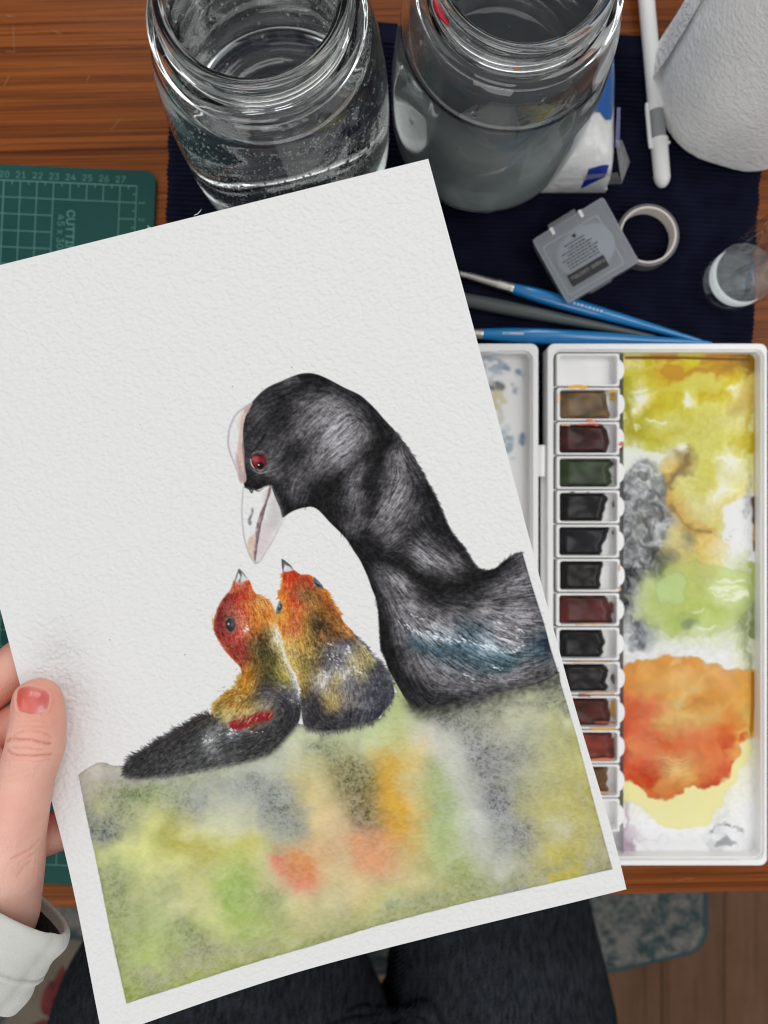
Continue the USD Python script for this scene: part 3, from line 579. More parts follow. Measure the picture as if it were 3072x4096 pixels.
def dir_field(P, D, shape=(CHEI, CWID), step=8, power=3.0):
    P = np.asarray(P, float); D = np.asarray(D, float); th = np.arctan2(D[:, 1], D[:, 0]) * 2
    gy, gx = np.mgrid[0:shape[0]:step, 0:shape[1]:step]
    d2 = (gx[..., None] - P[:, 0]) ** 2 + (gy[..., None] - P[:, 1]) ** 2 + 60.0
    w = d2 ** (-power / 2); c = (w * np.cos(th)).sum(-1); s = (w * np.sin(th)).sum(-1)
    up = lambda a: ndi.zoom(ndi.gaussian_filter(a / w.sum(-1), 1), step, order=1)[:shape[0], :shape[1]]
    return np.arctan2(up(s), up(c)) / 2
def lic(theta, box, L, seed, sig=.55, jitter=.25):
    """Noise drawn out along a direction field: short hairs. box = x0, y0, x1, y1 in canvas pixels."""
    x0, y0, x1, y1 = box; th = theta[y0:y1, x0:x1]
    th = th + ndi.gaussian_filter(np.random.default_rng(seed + 50).standard_normal(th.shape), 5) * jitter * 8
    nz = ndi.gaussian_filter(np.random.default_rng(seed).standard_normal(th.shape), sig); c, s = np.cos(th), np.sin(th)
    Y, X = np.mgrid[0:th.shape[0], 0:th.shape[1]].astype(float); out = nz.copy()
    for sg in (1, -1):
        px, py = X.copy(), Y.copy(); dx, dy = c * sg, s * sg
        for i in range(L):
            px += dx; py += dy
            ix = np.clip(px.round().astype(int), 0, th.shape[1] - 1); iy = np.clip(py.round().astype(int), 0, th.shape[0] - 1)
            w = 1 - i / L * .7; out += nz[iy, ix] * w
            nx, ny = c[iy, ix], s[iy, ix]; f = np.sign(nx * dx + ny * dy + 1e-9); dx, dy = nx * f, ny * f
    out = (out - out.mean()) / out.std()
    r = np.zeros((CHEI, CWID)); r[y0:y1, x0:x1] = out; return r
def over(img, color, a):
    return img * (1 - a[..., None]) + np.asarray(color, float) * a[..., None]
def draw_strokes(img, S, sig=.6, gain=1.0):
    """S: list of (points in canvas pixels, width 0..1 multiplier along it, colour, strength)."""
    if not len(S): return img
    lo = np.floor(np.min([np.min(p, 0) for p, _, _ in S], 0)).astype(int) - 6; hi = np.ceil(np.max([np.max(p, 0) for p, _, _ in S], 0)).astype(int) + 7
    lo = np.clip(lo, 0, [img.shape[1] - 1, img.shape[0] - 1]); hi = np.clip(hi, lo + 1, [img.shape[1], img.shape[0]])
    full = img; img = full[lo[1]:hi[1], lo[0]:hi[0]]
    H, Wd = img.shape[:2]; A = np.zeros((H, Wd)); Cc = np.zeros((H, Wd, 3))
    xs, ys, ws, cs = [], [], [], []
    for P, col, st in S:
        P = np.asarray(P, float); n = max(3, int(np.linalg.norm(np.diff(P, axis=0), axis=1).sum() / .5))
        t = np.linspace(0, 1, n); q = np.stack([np.interp(t, np.linspace(0, 1, len(P)), P[:, i]) for i in (0, 1)], 1)
        k = st * np.clip(np.minimum(t * 5 + .3, (1 - t) * 2.2 + .05), 0, 1)
        xs.append(q[:, 0]); ys.append(q[:, 1]); ws.append(k); cs.append(np.broadcast_to(np.asarray(col, float), (n, 3)))
    x, y, w, c = map(np.concatenate, (xs, ys, ws, cs)); R = max(1, int(math.ceil(sig * 2.5)))
    x = x - lo[0]; y = y - lo[1]; ix, iy = np.floor(x).astype(int), np.floor(y).astype(int)
    for dy in range(-R, R + 1):
        for dx in range(-R, R + 1):
            jx, jy = ix + dx, iy + dy; ok = (jx >= 0) & (jx < Wd) & (jy >= 0) & (jy < H)
            g = (w * .5 / (sig * 2.5) * np.exp(-((jx - x) ** 2 + (jy - y) ** 2) / (2 * sig * sig)))[ok]; f = jy[ok] * Wd + jx[ok]
            A += np.bincount(f, g, H * Wd).reshape(H, Wd)
            for i in range(3): Cc[..., i] += np.bincount(f, g * c[ok, i], H * Wd).reshape(H, Wd)
    al = 1 - np.exp(-A * gain * 2.5); col = Cc / np.maximum(A, 1e-9)[..., None]
    full[lo[1]:hi[1], lo[0]:hi[0]] = img * (1 - al[..., None]) + col * al[..., None]
    return full
def fringe(outline, n, theta_fn, length, col, seed, spread=2.0, st=.8, curl=.35):
    """Short hairs that leave an outline (canvas pixels)."""
    rg = np.random.default_rng(seed); d = np.r_[0, np.cumsum(np.linalg.norm(np.diff(outline, axis=0), axis=1))]; S = []
    for u in rg.uniform(0, d[-1], n):
        p = np.array([np.interp(u, d, outline[:, i]) for i in (0, 1)]); p2 = np.array([np.interp(u + 1, d, outline[:, i]) for i in (0, 1)]) - p
        p2 /= np.linalg.norm(p2) + 1e-9; a = theta_fn(p, p2) + rg.normal(0, .22); L = length * rg.uniform(.4, 1.3); cur = rg.normal(0, curl)
        t = np.linspace(0, 1, 6); ang = a + cur * t; step = L / 5; q = p + rg.normal(0, spread, 2) * .6 + np.cumsum(np.c_[np.cos(ang), np.sin(ang)] * step, 0) - np.array([math.cos(a), math.sin(a)]) * L * .35
        S.append((q, np.asarray(col) + rg.normal(0, 8), st * rg.uniform(.5, 1)))
    return S
img = np.empty((CHEI, CWID, 3)); img[:] = PAPER
n_fine, n_mid, n_big = noise2((CHEI, CWID), .9, 1), noise2((CHEI, CWID), 3.2, 2), noise2((CHEI, CWID), 14, 3)
blot_n = noise2((CHEI, CWID), 6.5, 8)

# ---- wet wash of the water
washP, washC = samples(
 (cD, [(60,700,180,175,155),(110,650,192,187,170),(250,680,165,160,145),(200,760,150,150,115),(330,770,130,140,95),(430,780,125,140,85),(560,740,140,150,105),(700,720,150,155,125),(900,700,160,163,145),(1050,720,155,158,150),(1200,700,140,145,135),(1300,740,140,145,140),(1350,650,185,188,160),(1250,620,170,175,155),(1450,450,185,187,155),(1550,480,150,155,120),(150,860,165,165,115),(120,950,135,140,120),(180,1000,108,113,103),(250,1070,103,108,98),(170,1080,115,120,105),(350,1000,160,163,115),(300,900,140,145,105),(500,880,175,175,110),(650,850,140,145,110),(820,840,150,153,145),(900,880,180,182,150),(1050,850,180,182,160),(1150,830,170,172,150),(1250,900,150,152,140),(1350,880,128,133,123),(1430,950,138,141,130),(1480,1000,155,155,135),(1350,1050,175,175,150),(1230,1010,180,180,140),(500,1000,200,200,110),(590,960,175,172,85),(620,1000,172,169,72),(700,1100,168,163,58),(760,1060,190,186,110),(850,1150,176,171,66),(1000,1150,178,176,80),(1150,1130,185,180,85),(1210,1060,186,181,95),(900,1000,203,203,150),(1050,1020,198,198,155),(450,1100,203,206,110),(300,1150,195,200,115),(150,1150,185,190,110),(250,1250,150,160,100),(350,1280,170,178,105),(200,1350,140,148,95),(300,1400,140,148,95),(500,1250,205,205,120),(700,1250,205,205,120),(850,1300,200,200,115),(1050,1280,165,183,88),(1050,1400,145,172,70),(1000,1500,148,171,72),(1150,1350,165,180,90),(1250,1450,148,158,90),(1300,1500,150,160,95),(600,1430,158,163,105),(750,1400,195,195,120),(450,1450,175,180,110),(300,1550,145,152,95),(700,1550,205,205,140),(850,1550,200,200,120),
  (1470,1290,213,140,76),(1400,1270,216,140,98),(1340,1220,225,135,112),(1320,1240,222,150,122),(1530,1390,220,130,95),(1470,1370,219,132,96),(1560,1200,205,160,100),(1450,1190,205,165,105),(1620,1300,210,180,120),(1560,1320,212,150,88),(1600,1390,212,165,112),(1280,1230,200,190,130),(1330,1330,203,180,130),(1400,1400,205,180,130),(1460,1450,203,180,125),(1560,1460,205,178,122),(1380,1150,190,185,130),(1550,700,205,185,115),(1600,850,210,190,120),(1600,1000,215,190,125)]),
 (cE, [(300,1300,150,160,95),(450,1250,165,180,90),(250,1100,150,158,95),(300,900,145,150,95),(600,1150,155,165,95),(680,1080,138,148,88),(750,1000,185,190,108),(500,1000,170,180,110),(660,930,208,206,138),(800,950,205,205,130),(900,1100,190,195,110),(1000,1130,165,180,90),(1100,1050,165,178,90),(1200,950,160,165,100),(1150,850,148,158,90),(1300,900,190,190,125),(1500,900,195,188,125),(850,1200,150,152,105),(1050,1200,165,168,110),(1300,1100,165,168,95),(700,1250,150,152,110),(450,1450,140,145,95),(350,1480,150,165,70),(320,1530,140,155,55),(600,1350,160,163,105),(400,1350,155,158,110),(1500,1100,175,172,110),(1600,950,190,180,125)]),
 (cF, [(400,250,170,178,130),(300,280,128,133,98),(500,300,187,192,142),(600,250,187,197,132),(650,150,178,190,118),(650,300,190,185,110),(420,420,128,128,82),(500,450,130,122,75),(470,560,128,113,80),(510,650,138,118,95),(400,560,175,160,105),(330,430,190,180,115),(250,450,202,190,120),(350,600,205,180,120),(600,400,206,163,55),(590,480,200,158,45),(620,550,206,158,42),(650,620,206,153,36),(640,690,205,150,58),(690,460,205,185,115),(730,600,205,175,90),(740,350,205,180,100),(520,750,207,150,108),(560,830,212,155,112),(480,800,205,155,110),(620,780,205,165,95),(430,700,210,175,125),(400,850,205,180,120),(500,900,205,180,120),(800,420,153,164,103),(820,550,158,174,103),(830,650,162,180,108),(780,250,203,198,178),(850,300,193,193,176),(900,420,187,187,170),(950,520,185,185,168),(1000,650,187,189,178),(880,800,165,175,110),(950,850,155,165,90),(1050,800,182,184,164),(1100,870,187,187,168),(820,180,122,122,113),(950,200,128,130,118),(1000,330,127,128,124),(1050,250,150,150,130),(1150,180,185,185,150),(1250,150,180,182,140),(1350,100,138,140,110),(1330,200,190,190,130),(1150,350,145,145,135),(1080,550,128,129,134),(1100,480,150,150,140),(1200,450,165,165,130),(1200,690,126,126,122),(1150,650,150,152,140),(1250,600,170,165,95),(1400,350,185,180,100),(1430,480,175,168,85),(1450,620,175,168,80),(1395,680,205,202,165),(1340,760,180,170,80),(1350,820,180,168,62),(1280,680,165,160,100),(1450,750,175,165,80),(1540,800,163,158,110),(1250,830,165,162,115),(1150,900,150,152,125),(1000,950,150,155,100),(900,950,155,160,95),(700,1000,155,158,105),(620,1030,143,149,113),(800,850,170,172,105),(700,920,197,182,118),(600,950,190,185,110),(400,1040,175,170,115),(500,1080,165,160,90),(300,1000,190,182,120),(200,1080,185,178,110)]))
washC = washC + (PAPER - washC) * .12; washC[:, 2] += (washC[:, :2].mean(1) - washC[:, 2]) * .13
wash = colour_field(washP, washC, 5)
_wy, _wx = np.mgrid[0:CHEI, 0:CWID].astype(float); _d1, _d2 = noise2((CHEI, CWID), 7, 14) * 4 + noise2((CHEI, CWID), 2.5, 16) * .7, noise2((CHEI, CWID), 7, 15) * 4 + noise2((CHEI, CWID), 2.5, 17) * .7
wash = np.stack([ndi.map_coordinates(wash[..., i], [_wy + _d1, _wx + _d2], order=1, mode='nearest') for i in range(3)], -1)
speck = noise2((CHEI, CWID), 1.15, 18) * .8 + noise2((CHEI, CWID), 2.0, 19) * .4
wout = np.vstack([cD([(25,665),(48,645),(70,630),(95,612),(115,603),(140,590),(165,582),(200,584),(222,592),(262,606),(300,604),(340,612)]), cC([(0,1560),(500,1560),(800,1440),(1050,1480),(1500,1400),(1610,1180),(1640,1190)]), cB([(240,1120),(600,1300),(1000,1200),(1390,1140)]),
                  [(2241,2723),(2311,2958),(2380,3220),(2451,3478),(2175,3541),(1868,3611),(1524,3700),(1250,3784),(1000,3857),(750,3937),(507,4015),(470,3855),(436,3695),(395,3490),(354,3297),(332,3190)]])
wm = poly_mask(cv(wout)); dist = ndi.distance_transform_edt(wm > .5)
def wfill(P, c, blur, a):
    global wash
    m = ndi.gaussian_filter(poly_mask(catmull(cv(cF(P)) + np.zeros(2), 5, closed=True)), blur) * a * np.clip(1 + .12 * n_big, .6, 1.3); wash = over(wash, c, np.clip(m, 0, 1))
wfill([(330,400),(420,350),(520,380),(570,440),(570,560),(560,640),(520,680),(460,630),(400,560),(350,480)], (126, 118, 80), 11, .45)
wfill([(430,700),(520,680),(600,700),(640,760),(640,850),(560,890),(470,860),(440,790)], (209, 150, 108), 10, .6)
wfill([(600,352),(640,360),(655,420),(640,480),(665,545),(702,620),(692,690),(640,705),(600,660),(590,560),(578,450)], (206, 160, 62), 11, .6)
wfill([(90,790),(120,768),(200,775),(270,820),(304,880),(292,930),(240,952),(180,920),(120,860)], (218, 140, 104), 8, .7)
wfill([(180,790),(240,800),(280,850),(270,890),(220,890),(180,850)], (207, 142, 78), 9, .6)
wfill([(20,560),(100,460),(150,470),(200,540),(240,640),(240,700),(180,730),(110,690),(60,640)], (140, 144, 138), 10, .45)
wfill([(1000,300),(1090,330),(1120,450),(1130,600),(1180,660),(1130,760),(1060,640),(1020,500),(960,400)], (132, 133, 136), 12, .4)
wfill([(770,220),(860,260),(960,440),(1010,620),(1070,800),(1030,880),(950,640),(880,430),(800,330)], (198, 198, 186), 12, .5)
gran = np.clip((184 - wash.max(-1)) / 50, .04, 1) ** 1.3               # grey washes granulate most
w2 = wash * (1 + n_big[..., None] * .022 + n_mid[..., None] * .008) - (gran * (19 * np.clip(speck * 1.1 - .15, -.5, 2.6) + blot_n * 5))[..., None]
w2 *= (1 - .22 * np.exp(-dist / 1.6) - .05 * np.exp(-dist / 7))[..., None]       # pigment collects along the masked edge
top_fade = np.clip((np.mgrid[0:CHEI, 0:CWID][0] - cv(cD((100, 560)))[1]) / 40, 0, 1)
img = img * (1 - wm[..., None]) + w2 * wm[..., None]
img = over(img, (40, 40, 44), np.clip(ndi.gaussian_filter(poly_mask(cv(cB([(390,1330),(640,1345),(960,1275),(1230,1190),(1400,1120),(1410,1230),(1250,1260),(1000,1330),(760,1400),(560,1440),(430,1420)]))), 13) * .62 * (1 + .3 * n_mid), 0, 1) * wm)

# ---- the grown bird: outline, tones, lie of the feathers
neck_back = cA([(350,345),(400,290),(460,245),(540,210),(620,175),(690,157),(745,157),(820,180),(900,220),(980,262),(1060,300),(1110,340),(1170,400),(1240,480),(1300,545),(1340,600),(1390,670),(1440,750),(1490,840),(1540,930),(1580,1010),(1610,1080)])
neck_back = np.vstack([neck_back, cB([(663,195),(700,250),(745,300),(790,370),(830,430),(860,458),(900,470),(940,465),(980,445),(1020,410),(1070,375),(1110,357),(1145,350)])])
cut = cB([(1158,395),(1200,540),(1225,620),(1250,700),(1280,790),(1305,880),(1330,980),(1355,1060),(1385,1150)])
under = cB([(1300,1200),(1225,1225),(1100,1255),(960,1295),(830,1330),(720,1352),(600,1368),(490,1385),(430,1400),(390,1355),(350,1290),(310,1220),(280,1170),(250,1110),(235,1060),(210,1000),(200,920),(195,830),(190,750),(180,690),(170,645)])
front = cA([(1140,1580),(1120,1520),(1090,1450),(1060,1390),(1020,1330),(990,1280),(950,1230),(900,1180),(850,1130),(800,1075),(770,1052),(745,1042),(715,1043),(660,1055),(600,1080),(560,1110)])
face = cA([(548,1112),(535,1060),(510,1000),(490,950),(478,905),(460,900),(420,912),(380,930),(350,932),(310,922),(296,905),(298,850),(300,800),(295,730),(290,650),(284,560),(290,490),(312,420)])
P_ = [catmull(cv(neck_back), 6), cv(cut), catmull(cv(under), 4), catmull(cv(front), 5), catmull(cv(face), 4)]
coot = np.vstack(P_)
rg0 = np.random.default_rng(12)
coot_m = ndi.gaussian_filter(poly_mask(coot), .7)
soft = ndi.gaussian_filter(poly_mask(coot), 9)
low = np.clip((np.mgrid[0:CHEI, 0:CWID][0] - cv(cB((0, 1190)))[1] + (np.mgrid[0:CHEI, 0:CWID][1] - cv(cB((1000, 0)))[0]) * .14) / 30, 0, 1)
coot_m = coot_m * (1 - low) + np.minimum(soft * 1.15, 1) * low
tA = [(700,180,45),(450,270,60),(600,205,75),(540,300,45),(680,240,48),(800,230,38),(900,260,55),(850,330,115),(880,360,130),(760,300,75),(700,370,95),(600,420,62),(500,420,46),(420,380,66),(380,450,72),(330,520,58),(450,520,58),(550,500,50),(640,470,80),(600,580,70),(500,620,76),(400,650,62),(450,640,82),(700,520,98),(800,480,128),(900,480,152),(950,420,138),(1000,520,140),(1050,420,85),(1100,370,48),(1120,470,52),(1050,560,118),(900,600,152),(950,650,160),(1000,620,148),(800,640,128),(720,640,68),(650,660,52),(600,700,46),(560,760,58),(700,760,76),(800,740,116),(900,720,138),(980,720,112),(1000,760,56),(880,820,56),(780,800,98),(720,850,68),(640,850,88),(600,900,98),(620,1000,68),(700,900,56),(800,900,38),(900,880,38),(850,1000,42),(950,820,58),(1000,900,94),(1050,800,105),(1050,950,98),(1000,1000,82),(1100,1000,68),(1080,700,56),(1150,640,38),(1200,580,35),(1200,500,42),(1230,640,36),(1180,720,38),(1130,850,40),(1100,900,42),(1150,1000,47),(1120,1100,47),(1050,1150,78),(1000,1200,88),(950,1100,52),(1060,1280,38),(1130,1250,45),(1280,700,106),(1330,650,84),(1300,600,52),(1350,780,118),(1250,850,88),(1300,880,132),(1400,850,75),(1430,950,58),(1350,950,142),(1270,980,142),(1210,1050,135),(1300,1050,116),(1400,1050,80),(1480,1000,52),(1500,920,42),(1550,1050,42),(1230,1150,118),(1250,1200,124),(1190,1210,98),(1330,1200,68),(1430,1200,52),(1550,1180,46),(1250,1300,62),(1350,1300,66),(330,840,50),(400,850,46),(450,800,88),(500,830,88),(520,880,56),(540,980,45),(600,1050,40),(560,900,58),(510,740,70),(340,700,58),(470,700,72),(310,620,60),(320,900,40),(740,1030,38),(860,1120,40),(1000,1280,40),(1100,1440,42),(1300,500,60),(1420,750,60)]
tB = [(50,200,52),(150,150,80),(230,180,126),(300,120,104),(250,240,116),(400,150,68),(550,120,46),(640,230,44),(700,300,42),(350,300,62),(450,290,98),(480,350,148),(560,340,85),(600,400,128),(520,400,140),(700,370,92),(650,450,105),(780,430,56),(100,280,42),(80,330,42),(200,380,42),(300,420,36),(400,480,34),(500,530,32),(620,570,34),(750,560,36),(850,510,33),(950,500,36),(1000,450,42),(1080,400,48),(1130,400,82),(1100,470,106),(1000,520,82),(1150,520,116),(1180,600,110),(1050,580,116),(900,580,68),(950,620,88),(130,450,58),(200,460,76),(180,520,76),(300,520,152),(340,560,162),(280,580,90),(400,600,88),(230,620,104),(330,650,80),(450,620,56),(550,640,46),(700,650,56),(850,650,62),(1000,670,68),(1150,640,95),(1200,690,82),(400,680,112),(500,720,100),(600,720,70),(750,730,76),(900,720,116),(1050,730,134),(1200,750,132),(210,720,40),(230,800,40),(230,900,36),(260,1000,38),(300,1100,40),(330,1200,40),(400,1300,44),(300,720,110),(350,760,122),(300,820,94),(320,900,82),(450,770,128),(550,790,116),(650,810,128),(520,830,140),(420,830,122),(850,760,122),(950,790,138),(1000,880,158),(1100,850,128),(1250,830,114),(1000,930,163),(1100,960,146),(380,1000,75),(400,1100,92),(480,1050,114),(500,1130,98),(600,1130,116),(700,1170,104),(800,1200,104),(900,1210,114),(1000,1180,132),(1100,1150,124),(1150,1080,114),(1250,1100,85),(1350,1080,92),(1340,1150,72),(1250,1180,68),(1100,1220,76),(450,1200,64),(550,1230,82),(650,1260,86),(800,1270,74),(950,1260,62),(500,1310,52),(650,1330,46),(420,1380,48)]
tB += [(750,850,78,94,105),(850,830,80,92,102),(400,900,74,96,112),(430,950,50,76,92),(500,900,178,189,195),(560,910,170,186,197),(650,900,165,177,188),(550,1000,56,82,98),(650,950,75,100,116),(700,1000,60,87,103),(800,960,98,124,140),(800,1050,60,87,100),(900,960,160,180,190),(900,1050,90,116,130),(1000,1000,114,146,157),(1000,1060,66,97,113),(1000,1120,56,82,93),(1100,1060,60,87,98),(1150,1000,90,112,122),(1250,960,46,66,82),(1300,930,40,58,72),(1200,1040,80,102,112),(1310,1000,50,66,77),(880,1150,82,97,102),(750,1090,82,97,105)]
warm = lambda rows: [(x, y, c[0] * 1.0 + 1, c[0] * .975, c[0] * .99 + 2) if len(c) == 1 else (x, y, *c) for x, y, *c in rows]
cP, cC_ = samples((cA, warm(tA)), (cB, warm(tB)))
_v = cC_.mean(1, keepdims=True) - 78; cC_ = np.clip(cC_ + np.minimum(_v, 0) * .38 - np.maximum(_v, 0) * .20, 24, 205); cC_ = cC_.mean(1, keepdims=True) + (cC_ - cC_.mean(1, keepdims=True)) * .68
ct = colour_field(cP, cC_, 4)
fA = [(400,400,.8,-.6),(500,300,.9,-.45),(700,190,1,0),(900,260,.85,.5),(1060,330,.8,.6),(1200,480,.6,.8),(850,380,.7,-.6),(900,550,.75,-.65),(800,640,.8,-.6),(950,680,.8,-.6),(700,600,.6,-.8),(600,500,.7,-.7),(500,600,.5,-.85),(700,850,.5,-.87),(620,950,.2,-1),(600,1050,.3,-.95),(850,850,.75,-.65),(1000,950,.3,-.95),(1080,800,.35,-.93),(900,1080,.45,.9),(1000,1200,.3,-.95),(1200,650,.4,-.9),(1150,900,.35,-.93),(1350,750,.55,.83),(1300,900,.5,-.86),(1450,850,.5,.86),(1250,1050,.6,-.8),(1200,1150,.72,-.7),(1400,1050,.55,-.8),(1530,1000,.5,.86),(1080,1350,.6,.8),(450,800,.9,-.3),(340,600,.5,-.87),(1300,1250,.75,-.5)]
fB = [(500,350,.75,.62),(600,420,.8,.6),(300,430,.85,.5),(150,330,.8,.5),(700,600,1,.1),(500,540,.9,.4),(950,560,1,-.3),(1000,460,.85,-.55),(1100,440,.85,-.5),(1150,600,1,-.12),(300,560,.62,.78),(200,520,.5,.87),(250,700,.35,.95),(400,750,.7,.65),(600,850,.82,.55),(800,900,.75,.65),(1000,800,.9,.3),(1200,800,1,.1),(1000,1000,.88,.42),(1200,1050,1,-.3),(700,1050,.8,.55),(600,1150,.75,.55),(350,1000,.3,.95),(400,1200,.5,.85),(900,1200,.9,.2),(1200,1150,.95,-.3),(230,900,.05,1),(700,250,.5,.86),(450,200,.6,.6),(650,1300,.95,-.15),(300,1150,.4,.9)]
th = dir_field(np.vstack([cv(cA([r[:2] for r in fA])), cv(cB([r[:2] for r in fB]))]), [r[2:] for r in fA] + [r[2:] for r in fB])
box = (640, 440, 1380, 1130)
h1, h2 = lic(th, box, 16, 31, 1.0, .12), lic(th, box, 9, 33, .75, .2)
hairs = h1 * .75 + h2 * .5 + n_fine * .25
amp = np.clip((ct.mean(-1) - 30) / 90, .10, 1.0)
fur = ct * (1 + hairs[..., None] * .17 * (.45 + amp[..., None] * .6)) + hairs[..., None] * 2.2 + speck[..., None] * (1.5 + amp[..., None] * 4)
fur = np.clip(fur, 27, 215)
rim = ndi.gaussian_filter(poly_mask(coot), 3.0)
fur *= (.62 + .38 * np.clip((rim - .45) / .45, 0, 1))[..., None]
img = img * (1 - coot_m[..., None]) + fur * coot_m[..., None]
S = fringe(catmull(cv(neck_back[14:-5]), 5), 420, lambda p, t: math.atan2(t[1], t[0]) - .22, 9, (60, 58, 60), 61, .8, .28)
S += fringe(catmull(cv(neck_back[-5:]), 5), 60, lambda p, t: math.atan2(t[1], t[0]) - .3, 8, (60, 58, 60), 66, .8, .3)
S += fringe(catmull(cv(np.vstack([cB([(170,645),(180,690),(190,750),(195,830),(200,920),(210,1000),(235,1060)])])), 5), 90, lambda p, t: math.atan2(t[1], t[0]) + .3, 7, (56, 56, 58), 62, .7, .3)
S += fringe(catmull(cv(cA([(296,905),(330,925),(380,925),(430,908),(470,900)])), 4), 60, lambda p, t: 1.7, 7, (50, 50, 52), 64, .7, .35)
# lighter single feathers over the tone, along the lie of the coat
rg = np.random.default_rng(70)
pts = np.c_[rg.uniform(660, 1370, 8000), rg.uniform(450, 1120, 8000)]
for p in pts:
    ix, iy = int(p[0]), int(p[1])
    if coot_m[iy, ix] < .98: continue
    t0 = ct[iy, ix]; a = th[iy, ix] + rg.normal(0, .16); L = rg.uniform(7, 18); b = t0.mean()
    q = p + np.linspace(-.5, .5, 5)[:, None] * L * np.array([math.cos(a), math.sin(a)]) + rg.normal(0, .5, (5, 2))
    if b > 62 and rg.random() < .75: S.append((q, np.minimum(t0 * 1.34 + 14, 225), .27 * rg.uniform(.3, 1.3)))
    elif rg.random() < .5: S.append((q, t0 * .5, .22 * rg.uniform(.4, 1.2)))
img = draw_strokes(img, S, .7)
# white gouache ticks along the wing
S = []
for path, n, a0, L in ((cB([(320,800),(380,830),(450,868)]), 16, 1.1, 12), (cB([(480,862),(600,905),(700,925),(760,925)]), 26, .75, 13), (cB([(500,885),(580,915),(660,935)]), 12, .8, 11), (cB([(720,900),(800,945),(900,965),(1000,990),(1070,1000)]), 34, .85, 13), (cB([(850,930),(930,960),(1010,975)]), 12, .9, 9), (cB([(1075,1000),(1100,985),(1130,975)]), 7, .2, 11), (cB([(900,1085),(960,1110),(1010,1125)]), 9, .55, 12), (cB([(950,800),(1020,830),(1090,845)]), 8, .8, 12), (cB([(1110,850),(1160,880)]), 4, .8, 11), (cB([(1090,915),(1135,935)]), 3, .9, 11), (cB([(400,755),(520,810),(570,850)]), 12, .75, 12), (cB([(700,1130),(800,1180),(850,1210)]), 7, .6, 12)):
    c = catmull(cv(path), 8)
    for i in range(n):
        p = c[rg.integers(len(c))] + rg.normal(0, 2.2, 2); a = a0 + rg.normal(0, .15); t = np.linspace(0, 1, 5); ang = a - .5 * t
        q = p + np.cumsum(np.c_[np.cos(ang), np.sin(ang)] * L * rg.uniform(.5, 1.1) / 5 * K * 1.7, 0)
        S.append((q, (222, 226, 228), rg.uniform(.35, .95)))
img = draw_strokes(img, S, .6, 1.2)

# ---- shield, bill, eye
def fill(poly, col, blur=.7, a=1.0, n=5, tex=0.0):
    c = catmull(cv(poly), n, closed=True); p = int(blur * 4) + 3
    lo = np.clip(np.floor(c.min(0)).astype(int) - p, 0, [CWID - 2, CHEI - 2]); hi = np.clip(np.ceil(c.max(0)).astype(int) + p, lo + 1, [CWID, CHEI])
    b = (slice(lo[1], hi[1]), slice(lo[0], hi[0]))
    m = ndi.gaussian_filter(poly_mask(c - lo, (hi[1] - lo[1], hi[0] - lo[0])), blur) * a
    if tex: m = np.clip(m * (1 + tex * n_mid[b] + tex * .5 * n_fine[b]), 0, 1)
    img[b] = over(img[b], col, m)
def line(pts, col, st=.8, sig=.8, n=6, wob=.25, rep=1, seed=0):
    r = np.random.default_rng(seed + len(pts)); S = []
    for k in range(rep):
        c = catmull(cv(pts), n); c = c + ndi.gaussian_filter1d(r.normal(0, 1, c.shape), 2, axis=0) * wob * 2; 
        e = np.vstack([c[:1] - (c[1] - c[0]) * .1, c, c[-1:]]); S.append((e, col, st))
    draw_strokes(img, S, sig)
shield = cA([(345,352),(310,372),(285,388),(240,430),(206,490),(189,560),(187,620),(200,680),(222,740),(242,790),(262,850),(276,890),(292,885),(300,800),(295,730),(290,650),(284,560),(290,490),(312,420)])
fill(shield, (219, 217, 216), .8, .9)
fill(cA([(330,372),(305,392),(280,440),(266,500),(263,560),(252,620),(250,700),(256,790),(276,880),(296,880),(299,800),(294,700),(286,600),(288,490),(310,420)]), (201, 170, 155), .9, .85, tex=.12)
fill(cA([(345,352),(320,365),(296,385),(300,420),(315,420),(335,385)]), (176, 146, 150), 1.2, .6)
fill(cA([(240,680),(258,720),(278,800),(292,880),(280,885),(262,840),(244,770),(238,720)]), (170, 142, 148), 1.4, .6)
fill(cA([(283,400),(264,440),(250,520),(255,560),(266,500),(285,430)]), (214, 190, 178), 1.2, .6)
line(cA([(345,352),(290,385),(240,430),(206,490),(189,560),(187,620),(200,680),(222,740),(242,790),(262,850),(276,888)]), (160, 148, 158), .26, 1.2, rep=2)
line(cA([(290,560),(285,640),(292,720),(297,800),(294,880)]), (95, 80, 85), .4, .9)
bill = cA([(290,910),(280,1000),(279,1100),(287,1200),(302,1280),(324,1345),(350,1396),(366,1416),(386,1408),(430,1350),(480,1270),(520,1190),(546,1122),(538,1055),(513,1000),(492,950),(478,905),(430,912),(370,932),(320,925)])
fill(bill, (221, 220, 218), .8, 1)
fill(cA([(490,940),(515,1000),(543,1070),(545,1125),(515,1190),(470,1220),(440,1180),(455,1080),(470,1000)]), (186, 180, 180), 5, .75)
fill(cA([(420,1130),(470,1200),(480,1260),(430,1345),(385,1405),(372,1380),(380,1290),(395,1200)]), (205, 190, 190), 4, .8)
fill(cA([(338,1235),(365,1225),(375,1280),(368,1350),(362,1400),(345,1390),(322,1340),(318,1300)]), (206, 176, 160), 1.2, .85, tex=.1)
fill(cA([(430,940),(460,915),(474,900),(470,950),(450,1010),(432,1060),(425,1010)]), (196, 186, 176), 2.5, .7)
fill(cA([(468,900),(474,930),(462,975),(446,1010),(436,1050),(425,1090),(420,1120),(406,1160),(400,1210),(390,1260),(382,1320),(374,1370),(366,1412),(360,1370),(363,1310),(372,1250),(370,1200),(378,1160),(392,1110),(412,1060),(436,1000),(452,950),(460,910)]), (128, 104, 108), .8, .8, tex=.25)
